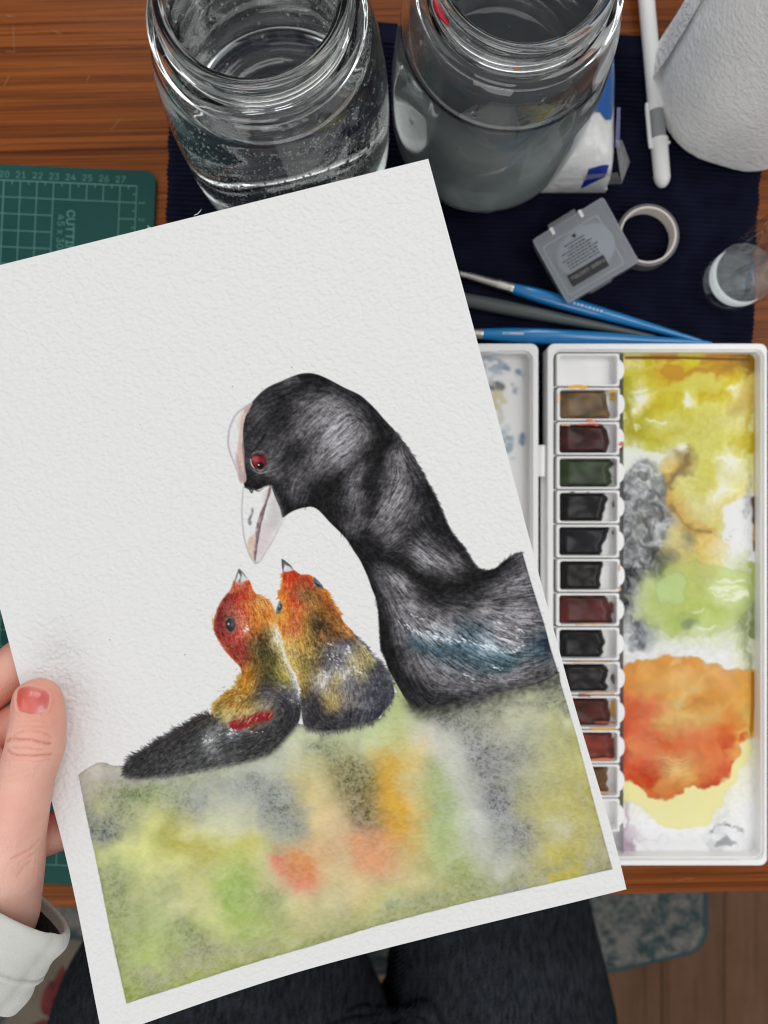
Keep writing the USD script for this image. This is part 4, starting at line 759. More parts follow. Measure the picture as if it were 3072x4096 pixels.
line(cA([(466,900),(462,940),(448,990),(432,1040),(420,1090),(404,1150),(390,1220),(378,1290),(370,1350),(365,1412)]), (104, 84, 90), .45, .9, rep=2)
fill(cA([(348,1048),(356,1065),(347,1105),(340,1130),(345,1155),(332,1166),(320,1140),(325,1115),(338,1090)]), (118, 112, 116), .9, .8, tex=.15)
line(cA([(290,912),(280,1000),(279,1100),(287,1200),(302,1280),(324,1345),(350,1396),(366,1416)]), (168, 165, 168), .4, .9, rep=2)
line(cA([(366,1416),(386,1408),(430,1350),(480,1270),(520,1190),(546,1122)]), (168, 165, 168), .3, .9, rep=2)
line(cA([(300,908),(330,925),(345,945),(352,920),(380,935),(420,915)]), (60, 58, 62), .7, .9, rep=2)
line(cA([(478,905),(496,950),(516,1000),(540,1060),(548,1110)]), (70, 68, 70), .7, 1.1, rep=2)
def ellipse(cx, cy, rx, ry, rot, n=40):
    t = np.linspace(0, 2 * np.pi, n, endpoint=False); c, s = math.cos(rot), math.sin(rot)
    return np.c_[cx + rx * np.cos(t) * c - ry * np.sin(t) * s, cy + rx * np.cos(t) * s + ry * np.sin(t) * c]
fill(cA(ellipse(392, 742, 74, 72, .3)), (84, 84, 88), 3, .5, 1)
line(cA([(350,795),(400,815),(450,800),(490,760)]), (128, 130, 134), .4, 1.1, rep=1)
line(cA([(345,690),(380,672),(420,680),(450,712)]), (128, 130, 134), .4, 1.1, rep=1)
fill(cA(ellipse(388, 742, 56, 46, .62)), (30, 26, 28), 1.0, 1, 1)
fill(cA(ellipse(388, 743, 49, 40, .62)), (118, 34, 38), .9, 1, 1)
fill(cA(ellipse(370, 728, 24, 22, .6)), (170, 92, 86), 2.5, .8, 1)
fill(cA(ellipse(418, 722, 22, 30, .2)), (104, 18, 26), 2.5, .8, 1)
fill(cA(ellipse(402, 769, 23, 21, 0)), (14, 12, 13), .8, 1, 1)
fill(cA(ellipse(391, 764, 6, 6, 0)), (235, 235, 235), .5, 1, 1)
line(cA([(336,728),(344,762),(362,788)]), (222, 214, 208), .9, .8)
line(cA([(380,796),(405,800),(428,788)]), (200, 130, 90), .7, .7)

# ---- two chicks
def chick(outline, rows, flow, box, seed, floor_=38, contrast=.12, dark=(48, 46, 48), blur=4, soft_y=1290):
    """Tone, down and outline of one chick, all given in crop C."""
    global img
    P, C = samples((cC, rows)); C = C.mean(1, keepdims=True) + (C - C.mean(1, keepdims=True)) * .86; f = colour_field(P, C, blur)
    thc = dir_field(cv(cC([r[:2] for r in flow])), [r[2:] for r in flow])
    x0, y0 = cv(cC(box[:2])).astype(int); x1, y1 = cv(cC(box[2:])).astype(int); bx = (max(x0, 0), y0, x1, y1)
    hh = lic(thc, bx, 6, seed, .5, .3) * .75 + n_fine * .4
    m0 = poly_mask(catmull(cv(cC(outline)), 5, closed=True)); m = ndi.gaussian_filter(m0, .8)
    k = np.clip((np.mgrid[0:CHEI, 0:CWID][0] - cv(cC((0, soft_y)))[1]) / 25, 0, 1) * wm; m = m * (1 - k) + np.clip(ndi.gaussian_filter(m0, 4.5) * 1.12, 0, 1) * k
    fcol = np.clip(f * (1 + hh[..., None] * contrast) + hh[..., None] * 5, floor_, 232)
    img = img * (1 - m[..., None]) + fcol * m[..., None]
    S = []; r = np.random.default_rng(seed)
    for p in np.c_[r.uniform(bx[0], bx[2], 5200), r.uniform(bx[1], bx[3], 5200)]:
        ix, iy = int(p[0]), int(p[1])
        if m[iy, ix] < .9: continue
        c = f[iy, ix]; a = thc[iy, ix] + r.normal(0, .3); L = r.uniform(5, 11)
        t = np.linspace(0, 1, 5); ang = a + r.normal(0, .4) * t
        q = p + np.cumsum(np.c_[np.cos(ang), np.sin(ang)], 0) * L / 5
        S.append((q, np.clip(c * (1.28 if r.random() < .45 else .66), 25, 240), .22 * r.uniform(.3, 1.2)))
    img = draw_strokes(img, S, .5); return f, thc, m
o1 = [(287,252),(270,290),(240,350),(192,410),(157,470),(132,540),(117,600),(118,660),(140,720),(170,770),(210,830),(260,890),(308,940),(342,990),(345,1030),(318,1090),(288,1140),(230,1180),(190,1215),(140,1270),(117,1310),(125,1370),(150,1400),(126,1389),(94,1377),(13,1374),(-87,1439),(-162,1477),(-237,1527),(-337,1577),(-437,1652),(-537,1706),(-606,1787),(-631,1856),(-599,1889),(-512,1897),(-412,1889),(-262,1877),(-99,1849),(88,1818),(338,1768),(513,1727),(638,1652),(738,1539),(807,1456),(838,1230),(822,1130),(802,1070),(770,1010),(730,930),(700,850),(680,740),(662,650),(640,570),(606,510),(582,450),(540,410),(472,370),(432,310),(402,250),(370,262),(335,275),(310,262)]
r1 = [(330,350,175,42,28),(300,300,202,104,72),(380,300,196,70,40),(220,450,130,45,40),(160,560,118,33,30),(250,470,150,78,58),(300,450,192,70,45),(400,430,206,110,50),(500,430,216,142,70),(470,520,216,130,45),(560,520,216,125,45),(400,520,206,100,55),(340,560,204,104,78),(360,640,212,130,94),(300,700,190,80,68),(250,750,162,55,50),(200,700,150,48,43),(330,800,150,48,42),(350,880,140,43,40),(380,720,190,95,60),(450,620,202,115,45),(550,600,206,125,45),(510,690,108,73,28),(440,780,100,82,38),(520,850,70,62,36),(600,830,120,110,70),(630,750,208,192,132),(640,680,228,218,172),(600,930,92,84,44),(450,930,118,88,38),(390,960,176,122,45),(380,1040,208,140,34),(400,1100,190,130,34),(470,1020,108,84,38),(560,1040,72,64,38),(620,1020,110,100,45),(700,1030,192,178,70),(680,970,170,150,70),(740,1060,160,150,80),(350,1170,175,120,34),(280,1200,166,126,44),(200,1260,166,130,50),(150,1310,160,145,70),(250,1290,186,135,64),(330,1270,165,125,60),(200,1380,186,166,95),(400,1230,125,105,60),(300,1350,192,162,90),(430,1310,172,152,92),(520,1300,142,132,107),(520,1150,66,62,67),(600,1200,85,80,85),(700,1180,72,69,75),(650,1260,62,60,64),(760,1170,122,118,127),(800,1300,56,54,58),(700,1380,50,49,53),(780,1450,50,49,53),(600,1470,56,54,58),(500,1520,58,55,58),(770,1060,190,185,170),(800,1110,185,182,180),(820,1200,140,137,140)]
r1 += [((x * .60277 + 300 - 800) / .48222, (y * .60277 + 2700 - 2200) / .48222, *c) for x, y, *c in [(400,560,52),(480,520,50),(560,480,52),(640,430,54),(760,380,52),(850,320,55),(920,300,58),(880,440,142),(850,420,100),(960,330,108),(1050,370,118,118,128),(600,540,56),(700,580,74),(800,520,60),(940,560,86),(1000,520,70),(440,610,48),(360,640,60),(550,620,62),(800,610,70),(1000,460,62),(1150,470,56),(1300,440,54),(1400,330,52),(1200,540,66),(1100,420,66)]]
f1 = [(330,350,0,1),(220,450,-.5,.85),(160,560,-.2,1),(140,680,.2,1),(250,600,.1,1),(300,480,.05,1),(420,430,.45,.9),(550,500,.5,.85),(360,650,.2,1),(220,780,.6,.8),(330,880,.6,.8),(450,750,-.2,1),(550,850,.25,.95),(450,950,-.4,.9),(620,950,.5,.86),(700,1040,.7,.7),(380,1080,-.5,.85),(280,1190,-.85,.5),(180,1290,-.9,.45),(300,1330,.4,-.9),(500,1280,.5,-.86),(600,1180,.9,.2),(720,1250,.6,.8),(800,1200,.2,1),(750,1420,-.6,.8),(500,1500,-.8,.5),(200,1480,-.9,.4),(0,1480,-.75,.65),(-150,1560,-.7,.7),(0,1600,-.8,.5),(300,1600,-.95,.3)]
chick(o1, r1, f1, (-680, 230, 900, 1920), 81)
down = catmull(cv(cD([(335,650),(345,600),(400,535),(480,492),(560,432),(640,392),(700,352),(760,322),(840,270),(905,272),(935,285)])), 6)
S = fringe(down, 420, lambda p, t: math.atan2(t[1], t[0]) - 2.5, 14, (56, 55, 58), 91, 1.8, .5, .5)
S += fringe(catmull(cv(cD([(330,670),(500,682),(620,672),(750,650),(900,625),(1100,585)])), 6), 160, lambda p, t: math.atan2(t[1], t[0]) + 2.7, 9, (70, 70, 70), 92, 3, .22, .4)
S += fringe(catmull(cv(cC([(345,1030),(318,1090),(288,1140),(230,1180),(190,1215),(140,1270),(117,1310),(125,1370)])), 6), 150, lambda p, t: math.pi + .15, 9, (178, 140, 58), 93, 2, .6, .5)
S += fringe(catmull(cv(cC([(240,350),(192,410),(157,470),(132,540),(117,600),(118,660),(140,720),(170,770),(210,830),(260,890),(308,940)])), 6), 120, lambda p, t: math.atan2(t[1], t[0]) - .3, 8, (170, 85, 60), 94, 1.4, .6, .4)
S += fringe(catmull(cv(cC([(472,370),(540,410),(582,450),(606,510),(640,570)])), 6), 90, lambda p, t: math.atan2(t[1], t[0]) - .45, 10, (205, 130, 60), 95, 1.5, .6, .4)
S += fringe(catmull(cv(cC([(118,680),(100,600),(100,560)])), 6), 8, lambda p, t: -1.6, 14, (215, 150, 100), 96, 2.0, .6, .2)
S += fringe(catmull(cv(cC([(660,650),(680,740),(700,850),(730,930),(770,1010),(800,1070),(822,1130),(836,1200)])), 6), 200, lambda p, t: math.atan2(t[1], t[0]) - .2, 11, (220, 214, 196), 97, 3.0, .7, .5)
img = draw_strokes(img, S, .55)
fill(cC([(240,1450),(330,1400),(430,1370),(520,1337),(590,1337),(612,1360),(590,1400),(480,1440),(400,1470),(320,1495),(265,1480)]), (138, 36, 40), 2.2, .85, tex=.25)
S = []
for i in range(70):
    u = rg.uniform(0, 1); p = cv(cC((260 + 330 * u, 1450 - 95 * u + rg.normal(0, 18)))); q = p + np.linspace(0, 1, 4)[:, None] * np.array([6, -9]) * rg.uniform(.5, 1.1)
    S.append((q, [(110, 22, 28), (128, 28, 34), (205, 180, 130)][rg.integers(3)], rg.uniform(.2, .6)))
img = draw_strokes(img, S, .6)
o2 = [(690,182),(684,225),(688,262),(668,340),(653,398),(684,450),(664,520),(640,590),(662,660),(690,760),(710,860),(740,930),(780,1010),(810,1080),(828,1170),(835,1240),(850,1400),(880,1480),(960,1502),(1080,1512),(1200,1492),(1330,1462),(1450,1420),(1530,1342),(1592,1260),(1616,1180),(1602,1110),(1580,1040),(1540,982),(1480,922),(1420,862),(1372,792),(1312,742),(1280,690),(1212,622),(1160,530),(1112,452),(1070,382),(1030,322),(990,300),(945,290),(958,258),(930,216),(880,206),(830,202),(800,180),(768,166),(730,180)]
r2 = [(760,240,194,58,22),(720,300,204,74,38),(830,270,150,64,28),(900,240,188,55,28),(930,225,214,112,30),(700,380,218,122,40),(750,400,202,74,44),(800,450,204,84,44),(860,350,135,105,60),(900,400,140,95,44),(980,380,130,78,34),(1040,370,184,100,28),(1060,440,140,70,28),(1110,490,146,75,34),(900,460,172,112,50),(1000,490,145,95,38),(780,560,202,88,48),(700,520,218,135,44),(720,640,212,120,48),(760,680,202,100,60),(850,560,192,126,55),(940,580,70,54,33),(1030,620,92,70,36),(880,640,172,122,50),(960,660,76,60,36),(1100,600,140,90,38),(1180,640,172,110,44),(1240,690,187,110,38),(1080,720,108,74,44),(1000,720,172,112,60),(830,720,202,146,58),(740,760,218,168,80),(720,840,207,172,90),(800,850,165,140,80),(850,800,192,146,64),(830,950,140,120,60),(780,930,202,172,90),(870,1000,135,115,60),(830,1080,192,156,70),(880,1130,118,98,64),(940,800,150,125,70),(950,870,150,125,64),(1020,780,130,115,90),(1030,850,92,86,84),(1120,800,120,115,122),(1160,760,82,76,84),(1260,740,92,86,94),(1330,790,182,167,120),(1300,870,150,135,90),(1390,880,172,157,100),(1200,860,154,149,149),(1150,900,92,89,96),(1100,960,110,108,116),(1020,960,82,80,84),(960,960,130,115,80),(1050,1050,170,165,160),(1000,1100,188,182,176),(1130,1050,188,172,120),(1200,1000,166,163,164),(1270,970,188,172,126),(1330,1000,172,157,110),(1250,1060,108,106,114),(1430,980,60,59,65),(1500,1050,72,73,82),(1400,1100,84,84,92),(1300,1150,90,88,94),(1450,1200,72,72,80),(1550,1180,67,67,77),(1080,1150,150,130,90),(1050,1220,178,158,100),(1150,1200,152,137,95),(1090,1290,188,162,95),(1200,1250,132,122,107),(940,1200,56,54,57),(900,1300,58,55,59),(1000,1350,54,52,55),(1150,1380,56,55,60),(1300,1330,68,68,75),(1350,1300,102,102,112),(1450,1330,62,62,72),(1200,1450,60,58,62),(1000,1460,54,52,54),(860,1300,66,63,66),(1180,1130,120,116,116),(1180,1300,105,100,96)]
f2 = [(760,250,0,1),(720,350,-.2,1),(780,450,.05,1),(900,300,.55,.83),(1000,420,.6,.8),(1090,480,.55,.83),(950,560,.4,.9),(1050,620,.5,.86),(1200,650,.7,.7),(740,600,.1,1),(760,780,.3,.95),(860,760,.1,1),(850,950,.1,1),(800,1000,.5,.85),(950,900,-.3,.95),(1020,860,-.5,.8),(1150,800,.4,.9),(1280,800,.5,.86),(1200,950,.3,.95),(1050,1000,-.2,1),(1100,1150,.1,1),(1000,1200,.3,.95),(1250,1150,.1,1),(1400,1050,.5,.86),(1520,1100,.45,.9),(1450,1250,-.2,1),(1300,1350,-.4,.9),(1100,1400,.9,.3),(950,1350,.5,.86),(900,1200,.1,1),(1550,1200,-.2,1)]
chick(o2, r2, f2, (620, 150, 1640, 1530), 83)
S = fringe(catmull(cv(cC([(1616,1180),(1592,1260),(1530,1342),(1450,1420),(1330,1462),(1200,1492),(1080,1512),(960,1502),(880,1480)])), 6), 200, lambda p, t: 1.6 + rg.normal(0, .3), 10, (70, 69, 74), 101, 3, .25, .5)
S += fringe(catmull(cv(cC([(1280,690),(1312,742),(1372,792),(1420,862),(1480,922),(1540,982),(1602,1110)])), 6), 140, lambda p, t: math.atan2(t[1], t[0]) - .5, 10, (92, 88, 96), 102, 2, .5, .5)
S += fringe(catmull(cv(cC([(1030,322),(1070,382),(1112,452),(1160,530)])), 6), 90, lambda p, t: math.atan2(t[1], t[0]) - .55, 8, (196, 120, 40), 103, 1.4, .8, .4)
S += fringe(catmull(cv(cC([(690,190),(684,225),(688,262),(668,340),(653,398)])), 6), 60, lambda p, t: math.atan2(t[1], t[0]) + .7, 7, (205, 115, 30), 104, 1.2, .8, .4)
S += fringe(catmull(cv(cC([(684,450),(664,520),(640,590),(662,660),(690,760)])), 6), 60, lambda p, t: math.atan2(t[1], t[0]) + .5, 8, (212, 150, 60), 105, 1.4, .7, .4)
img = draw_strokes(img, S, .55)
# dark and white flicks over the down
S = []
for cx, cy, rx, ry, n, a, col in ((950,860,90,110,70,1.0,(60,52,32)),(960,760,70,50,35,.9,(70,45,25)),(1000,620,80,60,60,1.1,(45,35,22)),(1080,680,90,50,40,1.2,(70,42,22)),(880,380,40,60,22,1.1,(95,70,35)),(540,780,60,110,70,1.5,(48,42,24)),(600,900,70,80,60,1.0,(60,54,26)),(420,1020,60,70,40,2.2,(120,80,20)),(1120,1120,60,110,45,1.4,(120,98,60)),(1300,1000,90,60,50,1.0,(105,92,60)),(280,1220,100,60,50,2.6,(120,75,20))):
    for i in range(n):
        p = cv(cC((cx + rg.normal(0, rx * .55), cy + rg.normal(0, ry * .55)))); an = a + rg.normal(0, .35); t = np.linspace(0, 1, 5)
        S.append((p + np.cumsum(np.c_[np.cos(an + .6 * t), np.sin(an + .6 * t)], 0) * rg.uniform(5, 10) / 5, col, rg.uniform(.2, .6)))
img = draw_strokes(img, S, .5)
S = []
for cx, cy, rx, ry, n, a, L in ((1075,782,30,12,5,.7,10),(1222,792,12,22,3,1.2,14),(1155,960,28,22,4,.9,13),(1195,1050,14,40,5,1.3,14),(1260,990,60,25,14,.7,10),(1300,1010,40,20,8,.6,9),(1230,840,30,30,9,1.0,10),(680,1140,40,18,7,.6,5),(745,1235,30,45,8,1.3,5),(770,1040,25,40,16,1.0,12),(820,1160,10,60,14,1.4,12),(1030,1020,40,40,16,1.2,11),(1010,1100,30,30,12,1.2,11),(650,720,18,50,22,1.5,12),(640,660,14,40,10,1.5,10),(380,650,30,26,12,1.2,11),(700,890,10,40,10,1.1,10),(260,1480,40,14,5,.8,10),(440,1500,60,20,5,.8,9),(340,1200,40,60,10,2.4,7),(1120,880,60,40,12,1.0,10),(60,1590,40,25,14,-.6,12),(230,1530,40,40,14,.9,11)):
    for i in range(n):
        p = cv(cC((cx + rg.normal(0, rx * .6), cy + rg.normal(0, ry * .6)))); an = a + rg.normal(0, .22); t = np.linspace(0, 1, 5)
        S.append((p + np.cumsum(np.c_[np.cos(an - .4 * t), np.sin(an - .4 * t)], 0) * L * rg.uniform(.6, 1.1) * .6 / 5, (226, 224, 222), rg.uniform(.5, 1.1) * (.85 if n > 9 else 1)))
img = draw_strokes(img, S, .6, 1.2)
# beaks and eyes of the chicks
fill(cC([(327,162),(300,225),(288,262),(318,275),(335,292),(355,270),(400,245),(368,205),(345,172)]), (206, 205, 203), 1, .9)
line(cC([(325,160),(312,195),(300,230),(290,258)]), (96, 96, 98), .6, .8, rep=2)
line(cC([(328,162),(352,185),(372,212),(392,240)]), (130, 130, 130), .5, .8, rep=2)
fill(cC([(328,165),(346,185),(345,222),(338,262),(346,285),(328,282),(322,256),(334,232),(332,205),(318,185)]), (66, 66, 70), .9, .85)
fill(cC([(326,196),(318,222),(312,252),(326,246),(332,225)]), (224, 224, 222), .7, .9)
fill(cC([(320,268),(345,262),(372,262),(368,292),(340,300),(318,290)]), (205, 150, 125), 2, .7)
fill(cC([(682,82),(686,140),(690,182),(730,180),(772,164),(745,132),(715,106)]), (202, 201, 200), 1, .9)
line(cC([(683,82),(686,130),(691,180)]), (62, 62, 64), .8, .8, rep=2)
line(cC([(683,82),(712,102),(742,128),(768,156)]), (72, 72, 74), .7, .9, rep=2)
fill(cC([(684,84),(715,104),(742,130),(722,132),(708,122),(700,150),(693,175),(688,130)]), (78, 78, 82), .9, .8)
fill(cC([(706,140),(716,134),(712,160),(700,176)]), (224, 224, 222), .6, .9)
fill(cC(ellipse(253, 616, 52, 80, -.12)), (150, 96, 84), 2.5, .6, 1)
fill(cC(ellipse(253, 616, 40, 66, -.12)), (48, 47, 50), .9, 1, 1)
fill(cC(ellipse(270, 600, 18, 40, -.1)), (98, 100, 104), 2.2, .8, 1)
fill(cC(ellipse(238, 612, 18, 40, -.1)), (58, 58, 62), 2, .6, 1)
fill(cC(ellipse(238, 616, 5, 11, 0)), (240, 240, 240), .6, 1, 1)
line(cC([(215,585),(240,560),(270,562)]), (150, 146, 144), .7, .8)
line(cC([(222,660),(250,684),(280,672)]), (120, 112, 110), .6, .8)
fill(cC([(665,425),(682,450),(680,490),(665,525),(645,535),(636,510),(640,480),(655,450)]), (92, 92, 96), 1, .95)
fill(cC([(668,455),(680,465),(668,500),(645,505),(652,475)]), (38, 38, 42), 1, .9)
line(cC([(655,462),(664,470),(658,482)]), (215, 215, 215), .8, .7)
line(cC([(636,535),(640,500),(655,450),(662,420)]), (120, 118, 120), .5, .9, rep=2)
fill(cC([(945,232),(985,268),(1022,318),(1000,322),(960,300),(944,280)]), (96, 96, 100), 1, .95)
fill(cC([(960,262),(985,278),(1008,308),(985,308),(962,290)]), (42, 42, 46), 1, .9)
line(cC([(962,268),(985,275),(1000,295)]), (150, 150, 154), .7, .7)
line(cC([(946,232),(985,266),(1024,322)]), (84, 84, 88), .5, .9, rep=2)
# specks of paint and the warm smudge beside the thumb
for x, y, r in ((1168,1470,1.4),(932,1548,1.3),(1050,1556,1.0),(740,2620,1.2),(280,2610,1.0),(440,2560,1.1),(1000,1900,.9),(560,1700,.9),(1340,1700,.9)):
    fill(ellipse(x, y, r * 2.2, r * 1.7, .5), (105, 92, 88), .5, .8, 1)

# ---- the sheet itself
TR, BR, BL, TL = np.array([1713, 635.]), np.array([2506, 3557.]), np.array([411, 4153.]), np.array([-345, 1146.])
NS, NT = 701, 991
def edge_curve(P, n):
    P = np.asarray(P, float); c = catmull(P, 40); d = np.r_[0, np.cumsum(np.linalg.norm(np.diff(c, axis=0), axis=1))]; u = np.linspace(0, d[-1], n)
    return np.stack([np.interp(u, d, c[:, i]) for i in (0, 1)], 1)
top = edge_curve([TL, (680, 891), TR], NS); bot = edge_curve([BL, (571, 4096), (1000, 3948), (1200, 3886), (1597, 3780), (2000, 3680), (2300, 3608), BR], NS)
lef = edge_curve([TL, (-170, 1790), (0, 2434), (140, 2962), (265, 3435), (340, 3790), (399, 4096), BL], NT); rig = edge_curve([TR, (1892, 1300), (2183, 2400), (2330, 2930), (2478, 3440), BR], NT)
s = np.linspace(0, 1, NS)[None, :, None]; t = np.linspace(0, 1, NT)[:, None, None]
coons = (1 - t) * top[None] + t * bot[None] + (1 - s) * lef[:, None] + s * rig[:, None] - ((1 - s) * (1 - t) * TL + s * (1 - t) * TR + (1 - s) * t * BL + s * t * BR)
s2, t2 = s[..., 0], t[..., 0]
D = (1 - s2) * (1 - t2) * .286 + s2 * (1 - t2) * .2855 + (1 - s2) * t2 * .2775 + s2 * t2 * .2800 - .0035 * ((1 - s2) * t2) ** 2.2 + .0025 * np.sin(np.pi * s2) * t2 ** 2
Z = HC - D
# cold-pressed grain: felt marks, coarse one way and fine the other
ga = noise2((NT, NS), (2.6, 2.4), 41); gb = noise2((NT, NS), (1.25, 1.8), 42); gc = noise2((NT, NS), .8, 43); gd = noise2((NT, NS), (7.5, 2.2), 44)
a45 = ndi.rotate(noise2((1400, 1400), (1.2, 2.4), 45), 14, reshape=False, mode='reflect')[200:200 + NT, 300:300 + NS]
grain = ga * .3 + gb * .8 + a45 * .3 + gc * .25; grain = (grain - grain.mean()) / grain.std()
grain = np.tanh(grain * .8) * 1.15
Pxy = W(coons[..., 0], coons[..., 1], Z)
edge_t = np.clip(np.minimum(np.minimum(np.arange(NT), NT - 1 - np.arange(NT))[:, None], np.minimum(np.arange(NS), NS - 1 - np.arange(NS))[None]) / 8, 0, 1)
Pxy[..., 2] += grain * edge_t * .000165
cpos = cv(coons); col = np.stack([ndi.map_coordinates(img[..., i], [cpos[..., 1], cpos[..., 0]], order=1, mode='nearest') for i in range(3)], -1)
PW = (.70, .698, .690); pig = pigment(col, PW); base = pigment(PAPER, PW)
dens = np.clip(1 - col.mean(-1) / 222, 0, 1)
e = np.clip(1 - .17 * grain * np.clip(dens * 2.0, 0, 1) * np.clip(1.5 - dens * 1.2, .35, 1), .4, 1.8)[..., None]
pig = base * np.clip(pig / base, .008, 1.03) ** e                 # pigment settles in the hollows of the paper
V = Pxy.reshape(-1, 3); F = grid_faces(NT, NS)
ring = np.r_[np.arange(NS - 1), np.arange(NT - 1) * NS + NS - 1, NT * NS - 1 - np.arange(NS - 1), np.arange(NT - 1, 0, -1) * NS]
sk = V[ring].copy(); sk2 = sk - [0, 0, .00045]; k0 = len(V)
r_i = np.arange(len(ring)); r_j = np.roll(r_i, -1)
Fs = np.vstack([np.stack([k0 + r_i, k0 + len(ring) + r_i, k0 + len(ring) + r_j], 1), np.stack([k0 + r_i, k0 + len(ring) + r_j, k0 + r_j], 1)])
bk = V.reshape(NT, NS, 3)[::30, ::28].copy(); bk[..., 2] -= .00046; nb_, mb_ = bk.shape[:2]; Fb = grid_faces(nb_, mb_)[:, ::-1] + k0 + 2 * len(ring)
allV = np.vstack([V, sk, sk2, bk.reshape(-1, 3)]); allC = np.vstack([pig.reshape(-1, 3), np.tile(base, (2 * len(ring) + nb_ * mb_, 1))])
paper_m = material('painted_paper', {'a': ('attribute', {'attribute': 'paint'}), 'g': ('texture_coordinate', {}), 'n': ('noise_texture', {'scale': 2600.0, 'detail': 2.0}), 'b': ('bump', {'distance': .00006}), 'p': ('principled_bsdf', {'roughness': .9, 'specular_ior_level': .06})}, [('a.color', 'p.base_color'), ('g.object', 'n.vector'), ('n.fac', 'b.height'), ('b.normal', 'p.normal')])
art = thing('watercolour_painting', 'watercolour of a black water bird bending to two orange-headed chicks on white paper', 'painting', (0, 0, 0))
obj('paper_sheet', (allV, np.vstack([F[:, ::-1] if False else F, Fs, Fb])), paper_m, art, smooth=True, colors=allC)
# torn fibres on the deckled top edge
fib = plain('paper_fibre', (.7, .698, .69), .9)
for i, (u, v, dx, dy) in enumerate(((790, 856, 16, -20), (602, 908, -14, -6))):
    z = .1515; p = W(np.array([u - 14, u, u + dx * .6, u + dx]), np.array([v + 5, v, v + dy * .5, v + dy]), z + np.array([0, .0004, .0008, .0009]))
    obj('paper_fibre', tube(p, [.0001, .00016, .00014, .00005], 6), fib, art, smooth=True)
# ------------------------------------------------------------------ the folding paint box
box_pl = plain('palette_plastic', (.86, .855, .845), .28, bump=(90, .00015), coat_weight=.15)
paintc = material('wet_paint', {'a': ('attribute', {'attribute': 'paint'}), 'g': ('texture_coordinate', {}), 'n': ('noise_texture', {'scale': 140.0, 'detail': 2.0}), 'b': ('bump', {'distance': .00003}), 'p': ('principled_bsdf', {'roughness': .36, 'specular_ior_level': .3})}, [('a.color', 'p.base_color'), ('g.object', 'n.vector'), ('n.fac', 'b.height'), ('b.normal', 'p.normal')])
washm = material('mixing_wash', {'a': ('attribute', {'attribute': 'paint'}), 'p': ('principled_bsdf', {'roughness': .3, 'specular_ior_level': .16})}, [('a.color', 'p.base_color')])
RZ_ = .0170
kp = .5
PLW, PLH = 300, 1030
cp = lambda p: (np.asarray(p, float) - [2470, 1400]) * kp
cG = lambda p: crop(2400, 1350, .40678, p)
cH = lambda p: crop(2000, 2300, .64617, p)
pb = thing('paint_box', 'white folding plastic watercolour paint box lying open right of the painting', 'paint box', (0, 0, 0))
def prect(u0, v0, u1, v1, z, r):
    a, b = W(u0, v1, z), W(u1, v0, z); return rrect(a[0], a[1], b[0], b[1], r)
def tray(u0, u1, v0, v1, iu0, iu1, iv0, iv1):
    o = prect(u0, v0, u1, v1, RZ_, .0042); i = prect(iu0, iv0, iu1, iv1, RZ_, .0030); mid = i.buffer(.0019)
    rimw = o.difference(mid)
    parts = [extrude(o, .0030, .0026), extrude(o.difference(i.buffer(.0010)), .0128, .0028), extrude(rimw, RZ_ - .0156, .0156), extrude(rimw.buffer(-.0004), .0005, RZ_)]
    return trimesh.util.concatenate(parts)
obj('tray', tray(2189, 3068, 1375, 3461, 2222, 3041, 1412, 3424), box_pl, pb)
obj('tray', tray(1272, 2153, 1375, 3461, 1308, 2116, 1418, 3424), box_pl, pb, label='empty mixing lid of the paint box, mostly under the painting')
# raised strip along the head and foot of the rim
for (a, b, c, d) in ((2350, 1388, 2980, 1398), (2480, 3440, 2960, 3447), (1900, 1392, 1992, 1408)):
    obj('rim_strip', extrude(prect(a, b, c, d, RZ_, .0006), .0007, RZ_ + .0004), box_pl, pb)
# hinge
hz = .011
obj('hinge', trimesh.util.concatenate([tube(W(np.array([2165, 2165]), np.array([1782, 1906]), hz + .002), .0029, 16), tube(W(np.array([2172, 2172]), np.array([1906, 2950]), hz), .0017, 10), tube(W(np.array([2165, 2165]), np.array([2950, 3070]), hz + .002), .0029, 16)]), box_pl, pb, smooth=40)
